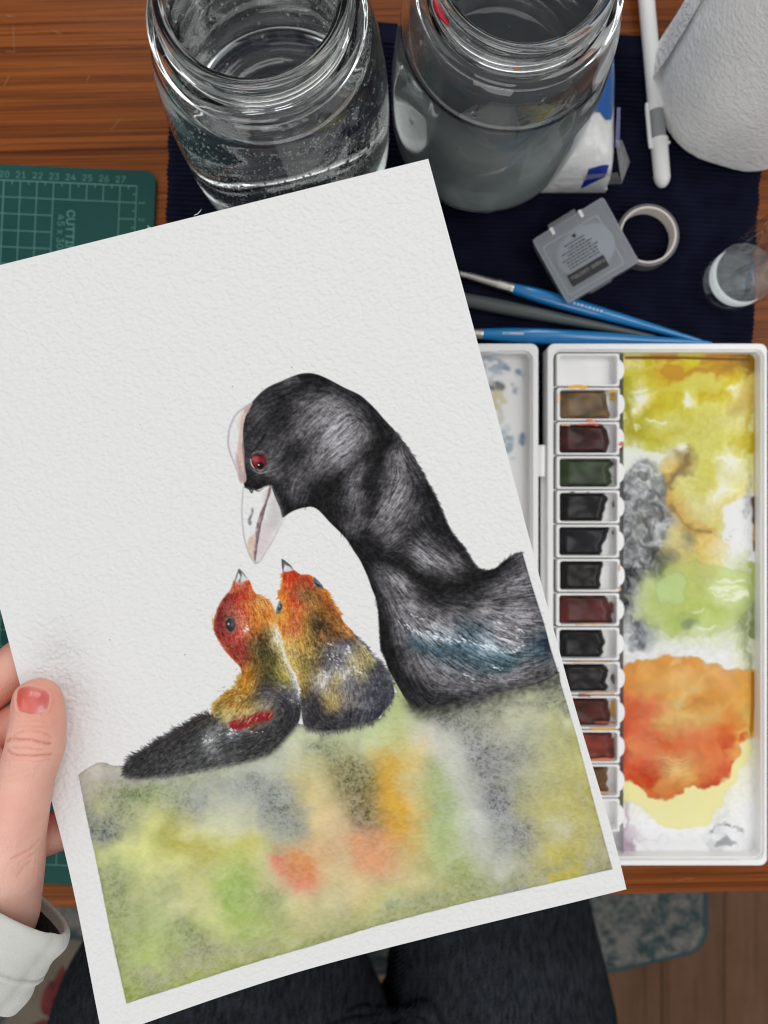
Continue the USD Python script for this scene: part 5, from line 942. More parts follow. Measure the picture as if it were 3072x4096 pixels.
# ---- mixing floor with its washes
mixP, mixC = [], []
def add(f, rows):
    for x, y, *c in rows: mixP.append(cp(f((x, y)))); mixC.append(c)
add(cG, [(300,270,208,197,112),(250,450,165,160,18),(230,600,148,143,26),(300,350,192,182,50),(450,330,192,177,28),(380,400,198,188,75),(400,540,216,211,180),(420,590,238,238,225),(330,720,218,214,155),(500,680,186,166,8),(450,750,176,161,12),(350,850,165,155,28),(550,820,207,202,122),(300,940,158,148,18),(450,970,170,160,22),(600,1000,186,176,48),(500,1060,186,181,58),(680,340,186,134,8),(620,330,191,141,12),(750,390,181,130,4),(850,330,186,141,8),(950,310,181,135,8),(1100,310,181,130,8),(1200,340,186,130,4),(900,250,201,186,28),(1000,400,201,192,85),(850,450,196,187,70),(1150,450,201,192,85),(1000,500,191,181,60),(700,480,191,171,18),(600,560,196,181,38),(800,570,196,181,38),(1000,590,186,166,8),(1200,540,191,166,8),(1280,430,201,181,18),(1400,280,158,118,12),(1450,260,138,102,12),(1350,350,191,166,18),(1300,490,232,230,192),(1400,450,211,206,140),(850,630,242,242,228),(800,700,191,181,48),(1000,700,202,197,92),(1200,650,206,196,95),(1300,620,201,186,90),(1430,600,196,166,78),(1450,450,201,181,90),(900,850,196,187,85),(1100,850,196,187,90),(1250,800,207,202,126),(1400,850,207,200,126),(1350,750,181,166,90),(1050,1000,196,192,95),(900,1000,196,192,90),(750,1070,202,200,112),(820,1080,237,237,217),(1250,1000,201,196,90),(1400,1010,186,166,28),(1450,1070,181,161,18),(1280,1180,228,228,208),(1450,1200,206,206,130),(1100,1150,201,196,100),(1000,1200,201,196,100),(950,1350,201,196,105),(1100,1350,196,187,80),(800,1400,211,206,126),(1000,1500,196,187,90),(1200,1350,206,201,152),(1400,1350,216,211,166),(1180,1500,237,237,222),(1400,1500,216,206,130),(900,1600,206,199,130),(1050,1700,206,199,140),(1200,1650,206,196,120),(1000,1800,201,193,130),(1150,1850,196,186,100),(750,1500,206,191,105),(760,1250,206,171,88),(650,1330,216,181,93),(660,1500,196,161,78),(680,1600,196,156,73),(750,1700,191,151,73),(850,1800,196,161,83),(1000,1880,191,156,73),(1100,1930,190,150,68),(850,1180,138,113,68),(780,1320,128,108,68),(690,1450,138,113,63),(700,1130,191,186,152),(300,1130,216,221,206),(450,1120,221,226,211),(600,1150,206,206,172),(220,1200,216,219,206),(550,1230,186,186,166),(420,1230,150,152,156),(350,1330,116,119,126),(280,1300,140,142,146),(250,1450,104,107,113),(450,1350,192,192,172),(550,1350,187,190,166),(600,1400,90,96,96),(330,1480,137,139,140),(450,1500,114,115,118),(560,1560,78,79,83),(400,1650,117,119,116),(280,1640,104,105,108),(230,1740,78,81,85),(300,1750,74,77,80),(450,1750,178,178,162),(550,1700,130,130,126),(600,1700,100,102,101),(650,1800,167,167,156),(400,1850,172,172,156),(300,1950,140,140,138),(500,1950,126,126,126),(600,1900,145,145,140),(430,2080,104,105,106),(330,2120,130,130,130),(540,2100,54,55,58),(450,2180,68,69,73),(250,2130,64,66,70),(650,2000,187,182,140),(750,1950,206,191,126),(700,2050,196,181,120),(890,1960,126,121,82),(1000,1980,216,186,105),(850,2080,170,160,110),(1100,1970,206,181,110),(1000,2050,211,181,95),(800,2150,196,181,110),(900,2150,186,176,95),(1350,1700,216,216,214),(1300,1900,219,219,217),(1400,2000,221,221,218),(1300,2080,216,216,211),(1440,1640,158,156,160),(1430,1720,148,146,118),(1400,1850,219,219,216),(1480,1900,216,214,210),(1240,2000,205,198,150)])
add(cH, [(1050,60,158,175,102),(1000,120,186,197,140),(960,150,163,180,102),(1150,50,181,181,90),(1250,40,170,172,100),(1400,30,202,212,152),(1450,90,212,217,176),(1350,90,217,220,181),(1540,60,165,175,98),(900,30,191,196,156),(850,150,186,191,161),(800,60,54,56,60),(760,130,74,77,82),(790,200,84,87,92),(760,260,150,152,150),(850,250,176,181,152),(950,230,186,196,130),(1050,250,165,182,92),(1170,300,112,124,88),(1100,340,155,175,82),(1000,330,176,186,135),(1250,260,181,196,110),(1350,220,165,181,78),(1250,180,170,181,83),(1450,230,176,186,120),(1380,180,207,212,172),(1530,230,135,147,96),(1540,290,124,135,88),(1400,330,197,202,166),(1300,330,186,196,140),(1250,330,217,222,192),(1470,330,148,157,116),(1100,400,202,207,176),(1300,420,207,212,186),(1480,450,197,202,166),(850,300,104,107,112),(930,400,160,165,160),(800,380,191,193,191),(870,430,117,119,124),(1000,430,207,210,197),(750,450,207,207,207),(900,480,217,217,215),(1100,470,217,217,214),(1400,500,217,217,214),(800,1500,217,216,214),(900,1620,221,221,221),(1450,1480,217,216,214),(1550,1300,219,217,206),(1200,1640,222,222,222),(1500,1640,221,221,221),(1340,1580,200,200,200),(1560,1500,221,221,221),(770,1640,170,150,165),(1540,1080,216,213,186),(1450,1250,219,215,190),(800,1000,212,205,180),(1200,900,214,206,180),(1500,700,214,208,190),(1000,560,216,214,208)])
PSH = (PLH, PLW)
mix = colour_field(mixP, mixC, 1.6, PSH, 2)
pn1, pn2, pn3 = noise2(PSH, 2.2, 51), noise2(PSH, 6, 52), noise2(PSH, .9, 53)
wy, wx = np.mgrid[0:PLH, 0:PLW].astype(float)
def warp(a, amp=5): return np.stack([ndi.map_coordinates(a[..., i], [wy + noise2(PSH, 5, 55) * amp, wx + noise2(PSH, 5, 56) * amp], order=1, mode='nearest') for i in range(3)], -1)
mix = warp(mix, 2.2)
gl = np.clip((185 - mix.mean(-1)) / 80, 0, 1) * (np.clip(1 - (mix.max(-1) - mix.min(-1)) / 60, 0, 1))
sw = np.stack([noise2(PSH, (4, 2.0), 57)], -1)[..., 0]; sw = ndi.map_coordinates(sw, [wy + pn2 * 7, wx + noise2(PSH, 7, 58) * 7], order=1, mode='nearest')
mix = mix + (sw * gl * 26)[..., None] + (pn1 * 3)[..., None]
def pfill(f, P, c, blur=.8, a=1.0, tex=0.0, edge=0.0, curved=True):
    global mix
    q = cp(f(P)); q = catmull(q, 5, closed=True) if curved else q
    m0 = poly_mask(q, PSH); m = ndi.gaussian_filter(m0, blur) * a
    if tex: m = np.clip(m * (1 + tex * pn1), 0, 1)
    c = np.asarray(c, float)
    cc = c if c.ndim == 3 else np.broadcast_to(c, mix.shape)
    if edge: cc = cc * (1 - edge * np.exp(-ndi.distance_transform_edt(m0 > .5) / 2.0))[..., None]
    mix = mix * (1 - m[..., None]) + cc * m[..., None]
pfill(cH, [(735,1270),(780,1240),(1000,1250),(1250,1230),(1430,1180),(1540,1010),(1560,1060),(1500,1200),(1420,1330),(1390,1400),(1330,1490),(1270,1555),(1150,1562),(1060,1582),(980,1560),(930,1510),(890,1460),(800,1420),(720,1360)], (218, 210, 146), 1.6, .9, .05, .07)
oP, oC = [], []
for x, y, *c in [(800,620,200,128,50),(900,600,206,145,68),(1000,560,206,138,56),(1100,600,212,162,92),(1200,560,206,138,56),(1300,600,206,150,80),(1400,620,206,150,85),(1500,650,206,145,58),(1320,740,195,128,46),(1200,720,212,167,97),(1000,700,206,150,74),(1050,750,206,150,68),(880,700,206,145,68),(1450,780,201,140,58),(1520,900,206,160,75),(1200,800,183,118,42),(1100,780,208,184,120),(1090,840,202,166,95),(1000,900,201,155,85),(1200,880,206,166,95),(1300,900,201,155,85),(850,800,195,92,52),(950,800,201,104,62),(780,880,190,77,38),(850,930,201,94,58),(760,760,195,100,48),(800,1000,201,100,58),(950,1000,195,94,54),(1100,950,195,130,75),(1200,980,201,110,64),(1050,1040,190,84,38),(1200,1060,201,105,58),(1330,1000,201,100,48),(1430,900,201,115,38),(1420,1000,190,74,23),(1400,1050,184,58,23),(1360,1120,201,105,58),(1450,1080,206,140,70),(820,1080,206,125,75),(780,1180,190,74,38),(760,1100,178,74,54),(900,1100,201,110,70),(900,1230,172,46,18),(940,1260,166,42,12),(850,1250,184,64,28),(1050,1150,201,147,87),(1150,1150,196,137,77),(1050,1200,207,167,102),(1250,1200,195,115,60),(1350,1220,195,90,50),(1000,1300,196,127,67),(1080,1320,195,115,55),(950,1370,188,95,46),(1200,1270,201,142,72),(1310,1300,175,54,22),(1290,1320,168,52,26),(1400,1200,192,75,40)]:
    oP.append(cp(cH((x, y)))); oC.append(c)
oc_ = warp(colour_field(oP, oC, 1.6, PSH, 2), 2.4) * (1 + .02 * pn2 + .012 * pn1)[..., None]
pfill(cH, [(738,700),(745,620),(775,560),(850,528),(930,508),(1020,500),(1150,512),(1260,528),(1340,558),(1450,585),(1572,602),(1576,800),(1570,1005),(1545,1010),(1500,1040),(1480,1090),(1462,1140),(1436,1165),(1424,1200),(1395,1262),(1362,1285),(1336,1312),(1300,1330),(1255,1328),(1200,1310),(1150,1318),(1140,1345),(1085,1355),(1050,1375),(990,1385),(930,1385),(890,1350),(850,1320),(830,1290),(790,1265),(745,1240),(728,1180),(726,1050),(735,850)], oc_, 1.5, .95, .03, .12)
pfill(cG, [(600,330),(640,280),(700,275),(760,290),(820,330),(900,300),(1000,290),(1100,290),(1180,278),(1225,310),(1228,375),(1150,370),(1050,345),(950,350),(850,370),(800,405),(740,412),(660,395),(610,370)], (184, 134, 8), 1.2, .75, 0, .12)
pfill(cG, [(540,510),(700,545),(900,575),(1050,565),(1180,535),(1235,480),(1230,370),(1150,372),(1050,345),(930,360),(830,410),(760,455),(640,480)], (201, 191, 84), 1.5, .55, 0, 0)
for P in ([(690,1440),(720,1390),(800,1290),(870,1190),(860,1170),(780,1270),(700,1380),(675,1450)], [(700,1620),(760,1720),(880,1820),(1000,1890),(1110,1940),(1100,1950),(980,1910),(850,1840),(740,1740),(685,1640)]): pfill(cG, P, (120, 92, 48), 1.6, .55, .2)
for x, y, rx, ry in ((850,632,34,16),(1275,1182,120,18),(410,520,90,12),(420,590,60,24),(345,712,34,34),(570,822,130,10),(1300,490,50,12),(820,1082,40,18),(1182,1500,32,22),(350,885,40,14)): pfill(cG, ellipse(x, y, rx, ry, .05, 10), (232, 232, 216), 1.0, .75, .1)
rg = np.random.default_rng(41)
pfill(cG, [(205,1110),(300,1080),(450,1095),(600,1130),(680,1150),(600,1190),(560,1230),(500,1200),(420,1180),(330,1230),(230,1320),(200,1260)], (217, 220, 209), 2.0, .9, .05)
sw2 = ndi.map_coordinates(noise2(PSH, (8, 5), 66), [wy + pn2 * 15 + pn1 * 3, wx + noise2(PSH, 9, 67) * 15], order=1, mode='nearest'); blobv = np.clip(136 + 6 * sw + 26 * sw2 + 16 * pn2 + 8 * pn1, 56, 205); blob_ = np.stack([blobv * .99, blobv, blobv * 1.0], -1)
pfill(cG, [(205,1480),(235,1330),(330,1250),(420,1200),(500,1250),(580,1310),(625,1400),(640,1520),(660,1640),(715,1780),(690,1860),(640,1950),(600,2060),(560,2160),(540,2230),(200,2230),(200,1800)], blob_, 2.2, .72, .05)
pfill(cH, [(880,40),(960,-10),(1060,-60),(1180,-75),(1320,-60),(1480,-30),(1560,20),(1562,180),(1500,290),(1400,340),(1280,375),(1100,385),(980,340),(890,260),(855,150)], (170, 186, 104), 1.6, .42, .05, .30)
pfill(cH, [(965,40),(1010,0),(1090,-5),(1150,20),(1162,80),(1130,150),(1060,188),(990,170),(962,110)], (178, 198, 132), 1.0, .7, 0, .22)
for x, y, rx, ry, ro in ((1420,40,80,10,-.05),(1400,78,95,9,-.08),(1380,112,60,8,-.05),(1440,140,70,14,-.3),(1490,110,40,22,.2),(1230,215,50,5,-.2),(1290,330,60,10,-.2)): pfill(cH, ellipse(x, y, rx, ry, ro, 12), (222, 225, 200), 1.0, .75, .1)
pfill(cH, ellipse(1172, 298, 34, 38, .2, 14), (112, 124, 92), 2.5, .55, .1)
pfill(cG, [(1245,1700),(1290,1640),(1340,1600),(1400,1600),(1460,1550),(1508,1560),(1512,1800),(1505,2010),(1480,2060),(1420,2085),(1395,2130),(1350,2090),(1320,2140),(1280,2080),(1240,2030),(1225,1900),(1238,1800)], (218, 218, 216), .9, .93, .03)
pfill(cG, [(1390,1620),(1440,1570),(1500,1590),(1500,1700),(1450,1720),(1440,1780),(1410,1760),(1370,1720),(1400,1690)], (160, 157, 158), 2.0, .6, .3)
for i in range(16):
    y0 = rg.uniform(700, 1250); x0 = rg.uniform(770, 1050); pfill(cH, ellipse(x0, y0, rg.uniform(60, 150), rg.uniform(3, 7), rg.normal(.05, .08), 10), (214, 150, 100) if i % 2 else (176, 72, 40), 1.6, .22)
for i in range(5): pfill(cH, ellipse(1070 + i * 9, 1130 + i * 26, 95 - i * 5, 4, -.06, 10), (226, 196, 140), .9, .5)
for i in range(60):
    a = rg.normal(-1.5, 1.4); x, y = 1395 + 95 * math.cos(a) + rg.normal(0, 7), 1605 - 55 * abs(math.sin(a)) + rg.normal(0, 8)
    pfill(cH, ellipse(x, y, rg.uniform(3, 9), rg.uniform(2, 6), 0, 8), (120, 120, 122), .6, .5)
pfill(cH, [(1340,1672),(1380,1630),(1400,1620),(1430,1650),(1470,1668),(1440,1676),(1400,1672)], (140, 140, 143), 1.2, .8)
for i in range(26): pfill(cG, ellipse(rg.uniform(1240, 1480), rg.uniform(1850, 2080), rg.uniform(4, 11), rg.uniform(3, 8), rg.uniform(0, 3), 8), (170, 170, 170), .6, .6)
for i in range(40): pfill(cH, ellipse(750 + rg.uniform(0, 160), 300 + rg.uniform(0, 170), rg.uniform(4, 18), rg.uniform(3, 9), rg.uniform(0, 3), 8), (90, 92, 96), .8, .35)
_big1, _big2 = noise2(PSH, 9, 91), noise2(PSH, 9, 92)
_w1, _w2 = noise2(PSH, 3.2, 93) * 1.6 + _big1 * 2.6, noise2(PSH, 3.2, 94) * 1.6 + _big2 * 2.6
mix = np.stack([ndi.map_coordinates(mix[..., i], [wy + _w1, wx + _w2], order=1, mode='nearest') for i in range(3)], -1)
pfill(cH, [(1556,600),(1576,600),(1578,800),(1570,960),(1556,1004),(1545,960),(1556,800)], (150, 98, 18), .8, .8, curved=False)
pfill(cG, [(245,188),(800,190),(1470,212),(1480,240),(1450,232),(800,214),(245,214)], (92, 58, 12), .8, .95, curved=False)
pfill(cG, [(1530,440),(1560,440),(1568,700),(1572,1200),(1570,1600),(1560,2000),(1545,2100),(1512,2110),(1505,2000),(1520,1500),(1516,900)], (168, 116, 22), .8, .95, .06, curved=False)
pfill(cG, [(1536,450),(1546,450),(1550,640),(1536,660)], (160, 78, 22), .7, .9, curved=False)
pfill(cG, [(1510,2010),(1545,2010),(1545,2090),(1512,2100)], (50, 56, 40), .9, .9, curved=False)
pfill(cG, [(1500,1570),(1560,1580),(1562,1700),(1545,1840),(1520,1840),(1505,1700)], (72, 44, 34), 1.2, .85)
MFZ = .0088
def floor_grid(u0, u1, v0, v1, nx, ny, z, rise, cols):
    uu, vv = np.meshgrid(np.linspace(u0, u1, nx), np.linspace(v0, v1, ny)); P = W(uu, vv, z)
    ed = np.minimum(np.minimum(uu - u0, u1 - uu), np.minimum(vv - v0, v1 - vv)); P[..., 2] += rise * np.clip(1 - ed / 14, 0, 1) ** 2 + ndi.gaussian_filter(np.random.default_rng(5).standard_normal(uu.shape), 3) * .00007
    q = cols(uu, vv); return (P.reshape(-1, 3), grid_faces(ny, nx)), q
def col_at(arr, f):
    def g(u, v):
        c = f(np.stack([u, v], -1)); return pigment(np.stack([ndi.map_coordinates(arr[..., i], [c[..., 1], c[..., 0]], order=1, mode='nearest') for i in range(3)], -1)).reshape(-1, 3)
    return g
m_, c_ = floor_grid(2484, 3046, 1408, 3432, 280, 1000, MFZ, .004, col_at(mix, cp))
obj('mixing_area', m_, washm, pb, smooth=True, colors=c_)
# the lid's floor with blue-grey leftovers
lidc = np.empty((1030, 430, 3)); lidc[:] = (214, 213, 211)
cl_ = lambda p: (np.asarray(p, float) - [1300, 1400]) * .5
LSH = lidc.shape[:2]; ln1, ln2 = noise2(LSH, 3, 71), noise2(LSH, 8, 72)
c4 = lambda p: crop(1800, 1300, .76673, p)
for (x, y, rx, ry, rot, c, a) in ((220,210,90,38,.3,(140,155,168),.8),(300,225,30,14,0,(120,135,150),.8),(365,260,16,34,-.4,(110,125,140),.8),(240,320,48,26,.2,(95,96,92),.85),(250,400,46,60,.1,(196,184,150),.9),(345,345,14,16,0,(120,135,150),.7),(375,600,14,34,.1,(105,122,138),.8),(290,620,40,60,.2,(120,140,155),.75),(290,560,20,40,.4,(150,165,175),.6),(330,690,18,14,0,(150,160,170),.6),(200,260,40,70,.3,(170,182,192),.6),(250,480,30,40,0,(180,180,170),.6),(330,310,10,8,0,(130,140,150),.6)):
    mm = ndi.gaussian_filter(poly_mask(catmull(cl_(c4(ellipse(x, y, rx, ry, rot, 14))), 4, True), LSH), 3); mm = np.clip(mm * (1 + .45 * ln1 + .3 * ln2), 0, 1) * a
    lidc = over(lidc, c, mm)
m_, c_ = floor_grid(1304, 2119, 1412, 3430, 200, 500, MFZ, .004, col_at(lidc, cl_))
obj('mixing_area', m_, washm, pb, smooth=True, colors=c_)
# ---- the pans
pan_cols = [None, (104, 84, 58), (56, 24, 24), (48, 60, 38), (20, 19, 19), (19, 19, 24), (23, 20, 19), (78, 33, 31), (15, 15, 15), (22, 17, 17), (66, 27, 18), (112, 46, 34), (92, 62, 34), None]
pan_right = [0, 2440, 2442, 2450, 2430, 2432, 2414, 2452, 2424, 2432, 2446, 2462, 2440, 0]
pan_slant = [0, 4, 2, -4, -6, -20, -8, 20, 2, 4, 0, 4, 0, 0]
smear = material('dry_paint', {'a': ('attribute', {'attribute': 'paint'}), 'p': ('principled_bsdf', {'roughness': .5})}, [('a.color', 'p.base_color')])
PZ = .0150
for i, pc in enumerate(pan_cols):
    v0 = 1414 + 137.0 * i; v1 = v0 + 131; dx = rg.uniform(-1.5, 1.5)
    o = prect(2227 + dx, v0, 2478 + dx, v1, PZ, .0012)
    mid = W(2476 + dx, (v0 + v1) / 2, PZ)[:2]; tab = shapely.Point(*mid).buffer(1, quad_segs=12); tab = shapely.affinity.scale(tab, .0030, .0056, origin=tuple(mid)) if hasattr(shapely, 'affinity') else tab
    from shapely import affinity
    tab = affinity.scale(shapely.Point(*mid).buffer(1.0, quad_segs=12), .0032, .0058, origin=tuple(mid)); o2_ = o.union(tab)
    inn = prect(2238 + dx, v0 + 8, 2468 + dx, v1 - 7, PZ, .0018)
    pan = pan_m = obj('pan', trimesh.util.concatenate([extrude(o2_.difference(inn), PZ - .0062, .0062), extrude(o2_.difference(inn).buffer(-.00035), .0003, PZ), extrude(o, .0026, .0059)]), box_pl, pb)
    obj('divider', extrude(prect(2190, v1 + 2, 2226, v1 + 5, PZ, .0001), .0012, .0140), box_pl, pb)
    if pc is None: continue
    n, m = 44, 36
    uu, vv = np.meshgrid(np.linspace(0, 1, n), np.linspace(0, 1, m)); nz = noise2((m, n), 3.2, 200 + i); nz1 = noise2((m, 1), 4, 240 + i)
    lump = 7 * np.abs(np.sin(vv * 9.4 + i)) if i in (3, 9) else 0
    right = pan_right[i] + pan_slant[i] * (vv - .5) * 2 + nz1 * 4 + lump + dx - 10 * np.clip(np.abs(vv - .5) * 2 - .7, 0, 1) / .3
    U = 2240 + dx + (right - 2240 - dx) * uu; Vv = v0 + 10 + (v1 - v0 - 19) * vv
    ed = np.minimum(np.minimum(uu * 1.0, (1 - uu)) * 6, np.minimum(vv, 1 - vv) * 9); k = np.clip(ed, 0, 1) ** .5
    P = W(U, Vv, .0125); P[..., 2] = .0084 + .0038 * k + nz * .00016 * k - .0016 * np.exp(-((uu - .45 - .1 * math.sin(i * 2.1)) / .3) ** 2 - ((vv - .5) / .3) ** 2) * ((i * 7) % 3) / 2
    base_c = pigment(pc); cc = base_c * (1 + .22 * nz.reshape(-1, 1))
    thin = np.clip((uu - .92) / .08, 0, 1).reshape(-1, 1) * .25
    cc = cc * (1 - thin) + pigment((200, 190, 180)) * thin * .5 + cc * thin * .5
    obj('paint', (P.reshape(-1, 3), grid_faces(m, n)), paintc, pan, smooth=True, colors=np.clip(cc, .004, .9))
def smears(rows):
    """Dried dabs on the pans' edges, each a thin film on the plastic."""
    for f, x, y, rx, ry, rot, c, z in rows:
        e = ellipse(x, y, rx, ry, rot, 14); r = np.random.default_rng(int(x * 7 + y)); cc = np.array([x, y]); e = cc + (e - cc) * (1 + r.normal(0, .16, (14, 1)))
        q = f(catmull(e, 3, True)); g = shapely.Polygon(W(q[:, 0], q[:, 1], z)[:, :2]).buffer(0)
        for part in getattr(g, 'geoms', [g]):
            mm = extrude(part, .00012, z); obj('paint_smear', mm, smear, pb, colors=np.tile(pigment(c), (len(mm.vertices), 1)))
ZR = PZ + .00032
smears([(c4, 660, 322, 62, 9, 0, (222, 165, 40), ZR), (c4, 565, 380, 10, 24, .1, (205, 130, 40), ZR - .0002), (c4, 860, 372, 24, 22, .3, (214, 172, 50), MFZ + .0003), (c4, 872, 430, 6, 20, 0, (220, 190, 90), MFZ + .0003), (c4, 850, 346, 30, 6, 0, (206, 150, 40), ZR), (c4, 735, 497, 26, 6, .1, (205, 120, 45), ZR), (c4, 735, 518, 55, 5, 0, (190, 70, 40), ZR), (c4, 600, 520, 30, 5, 0, (205, 160, 120), ZR), (c4, 876, 640, 26, 16, -.5, (190, 62, 24), MFZ + .0004), (c4, 895, 618, 14, 10, -.5, (200, 90, 40), ZR),
        (c4, 862, 930, 13, 26, .2, (70, 76, 82), MFZ + .0003), (c4, 862, 1110, 9, 12, 0, (60, 70, 80), MFZ + .0003), (c4, 850, 1085, 6, 9, 0, (80, 90, 98), MFZ + .0003), (c4, 640, 872, 12, 4, 0, (70, 70, 72), ZR), (c4, 720, 874, 9, 3, 0, (80, 80, 82), ZR), (c4, 882, 1270, 5, 16, 0, (200, 160, 120), ZR), (c4, 884, 1375, 8, 8, 0, (205, 150, 90), ZR),
        (cH, 690, 200, 22, 34, 0, (112, 60, 52), MFZ + .0004), (cH, 560, 302, 120, 4, 0, (190, 140, 110), ZR), (cH, 560, 540, 150, 5, 0, (205, 172, 130), ZR), (cH, 700, 640, 14, 26, 0, (96, 84, 84), MFZ + .0003), (cH, 620, 730, 90, 8, 0, (200, 160, 130), ZR), (cH, 520, 745, 40, 9, .1, (120, 70, 50), ZR), (cH, 705, 830, 20, 46, 0, (206, 148, 40), MFZ + .0004), (cH, 640, 912, 70, 7, 0, (140, 58, 50), ZR), (cH, 640, 950, 80, 8, 0, (212, 160, 60), ZR), (cH, 690, 1050, 22, 40, 0, (150, 74, 46), MFZ + .0003), (cH, 640, 1140, 60, 8, 0, (196, 110, 70), ZR), (cH, 640, 1345, 50, 6, 0, (190, 130, 100), ZR)])
# ------------------------------------------------------------------ the person: left hand, sleeve, jeans
person = thing('person', 'person in white sweatshirt and dark jeans holding the painting with the left hand', 'person', (0, 0, 0))
def hull(a, b, seg=40):
    (pa, ra), (pb_, rb2) = a, b; S = manifold3d.Manifold.sphere
    return manifold3d.Manifold.batch_hull([S(ra, seg).translate(tuple(pa)), S(rb2, seg).translate(tuple(pb_))])
def J(u, v, z, r): return (W(u, v, z), r)
zt = .1668
thumb = [J(150, 2812, zt - .0012, .0090), J(153, 2868, zt - .0002, .0096), J(148, 2925, zt, .0101), J(143, 2985, zt + .0004, .01035), J(112, 3080, zt - .0004, .0101), J(72, 3220, zt - .0015, .0112), J(40, 3340, zt - .0045, .0128), J(8, 3480, zt - .0095, .0152), J(-22, 3640, .1500, .0168)]
index = [J(-430, 3060, .128, .0115), J(-190, 2880, .130, .0105), J(-10, 2722, .1385, .0096), J(150, 2592, .1415, .0088), J(255, 2520, .1420, .0080)]
middle = [J(-470, 3230, .124, .0115), J(-200, 3040, .124, .0106), J(20, 2935, .1340, .0098), J(190, 2830, .1405, .0088), J(300, 2790, .1420, .0080)]
ring = [J(-450, 3390, .124, .0110), J(-180, 3230, .124, .0102), J(80, 3140, .1330, .0094), J(240, 3060, .1410, .0086), J(330, 3020, .1425, .0078)]
little = [J(-400, 3520, .126, .0100), J(-150, 3420, .127, .0092), J(90, 3375, .1345, .0084), J(250, 3318, .1420, .0078), J(330, 3285, .1435, .0070)]
wrist = J(-70, 3650, .1450, .0215); wrist2 = J(-190, 3560, .143, .0185); fore = J(-330, 4080, .138, .0300)
bones = [hull(a, b) for ch in (thumb, index, middle, ring, little) for a, b in zip(ch, ch[1:])]
bones += [hull(a[0], b[0]) for a, b in ((index, middle), (middle, ring), (ring, little))]
MH = manifold3d.Manifold.batch_hull
def blob(*js): return MH([manifold3d.Manifold.sphere(r, 32).translate(tuple(p)) for p, r in js])
bones += [blob(index[0], middle[0], wrist2, wrist), blob(middle[0], ring[0], little[0], wrist2), blob(index[0], (thumb[5][0], .0098), wrist), blob(thumb[7], thumb[8], wrist), blob(wrist, wrist2, fore)]
bones += [blob((index[0][0], .0095), (index[1][0], .0075), (thumb[5][0], .0075))]
hm = manifold3d.Manifold.batch_boolean(bones, manifold3d.OpType.Add)
hm = tm(hm.simplify(.0002).refine_to_length(.0024))
hm.merge_vertices(); trimesh.smoothing.filter_taubin(hm, .5, .53, 16)
mm_ = manifold3d.Manifold(manifold3d.Mesh(np.asarray(hm.vertices, np.float32), np.asarray(hm.faces, np.uint32)))
hm = tm(mm_.refine_to_length(.00085)) if mm_.num_tri() else hm
hm.merge_vertices(); trimesh.smoothing.filter_taubin(hm, .5, .53, 6)
px = PX(hm.vertices); nr = hm.vertex_normals; onthumb = np.clip((nr[:, 2] - .05) / .3, 0, 1) * (hm.vertices[:, 2] > .147)
cHa = lambda p: crop(0, 2500, .31646, p)
def dist_line(P):
    c = catmull(P, 6); a, b = c[:-1], c[1:]; d = b - a; out = np.full(len(px), 1e9); near = (np.abs(px - c.mean(0)).max(1) < 400)
    q = px[near]; t = np.clip(((q[:, None] - a) * d).sum(-1) / (d * d).sum(-1), 0, 1); out[near] = np.linalg.norm(q[:, None] - (a + t[..., None] * d), axis=-1).min(1); return out
disp = np.zeros(len(px))
for P, w, dp in (([(95,1462),(130,1440),(250,1446),(380,1448),(470,1470),(560,1495),(640,1502)], 4.5, .00050), ([(100,1590),(160,1630),(280,1650),(420,1655),(560,1645),(650,1632)], 4.5, .00045), ([(160,1548),(250,1552),(360,1556),(470,1572),(560,1580)], 3.5, .00022),
                 ([(170,1400),(250,1350),(340,1330),(450,1340),(560,1368),(650,1420)], 4, .00022), ([(210,1290),(300,1280),(420,1284),(600,1296)], 3.5, .00020), ([(200,1225),(330,1215),(470,1212),(600,1235)], 3.5, .00012), ([(240,1150),(400,1160),(560,1150)], 3.5, .00012),
                 ([(60,1720),(250,1700),(450,1720),(620,1700)], 4, .00010), ([(120,1900),(300,1840),(500,1800)], 3, .00008), ([(60,2000),(260,1930),(470,1880)], 3, .00008)):
    disp -= 1.6 * dp * np.exp(-(dist_line(cHa(P)) / w) ** 2)
for P, w, dp in (([(110,1500),(250,1500),(400,1508),(560,1540)], 9, .00030), ([(110,1610),(280,1605),(450,1615)], 7, .00018), ([(280,1390),(400,1390),(520,1420)], 9, .00022)):
    disp += dp * np.exp(-(dist_line(cHa(P)) / w) ** 2)
c6 = lambda p: crop(0, 2400, .76674, p)
for P, w, dp in (([(215,1240),(180,1280),(120,1320),(60,1350)], 5, .00035), ([(222,1280),(190,1310),(140,1345)], 6, .00025), ([(160,1360),(120,1400),(90,1440)], 6, .0002)):
    disp -= dp * np.exp(-(dist_line(c6(P)) / w) ** 2)
nailpoly = cHa([(232,815),(300,778),(400,770),(500,795),(580,830),(622,880),(628,950),(612,1030),(585,1085),(520,1118),(430,1130),(320,1115),(240,1085),(215,1030),(206,950),(212,870)])
npoly = shapely.Polygon(catmull(nailpoly, 4, True)); dn = np.full(len(px), 99.0); nearn = np.abs(px - nailpoly.mean(0)).max(1) < 110
pts_ = shapely.points(px[nearn]); dn[nearn] = np.where(shapely.contains(npoly, pts_), -shapely.distance(npoly.exterior, pts_), shapely.distance(npoly.exterior, pts_))
disp += np.where(dn < 99, -.00055 * (dn < 0) * np.clip(-dn / 4, 0, 1) + .00030 * np.exp(-((dn - 5) / 5) ** 2), 0)
fine = meshkit.noise(hm.vertices * 420).ravel() if len(hm.vertices) < 400000 else 0
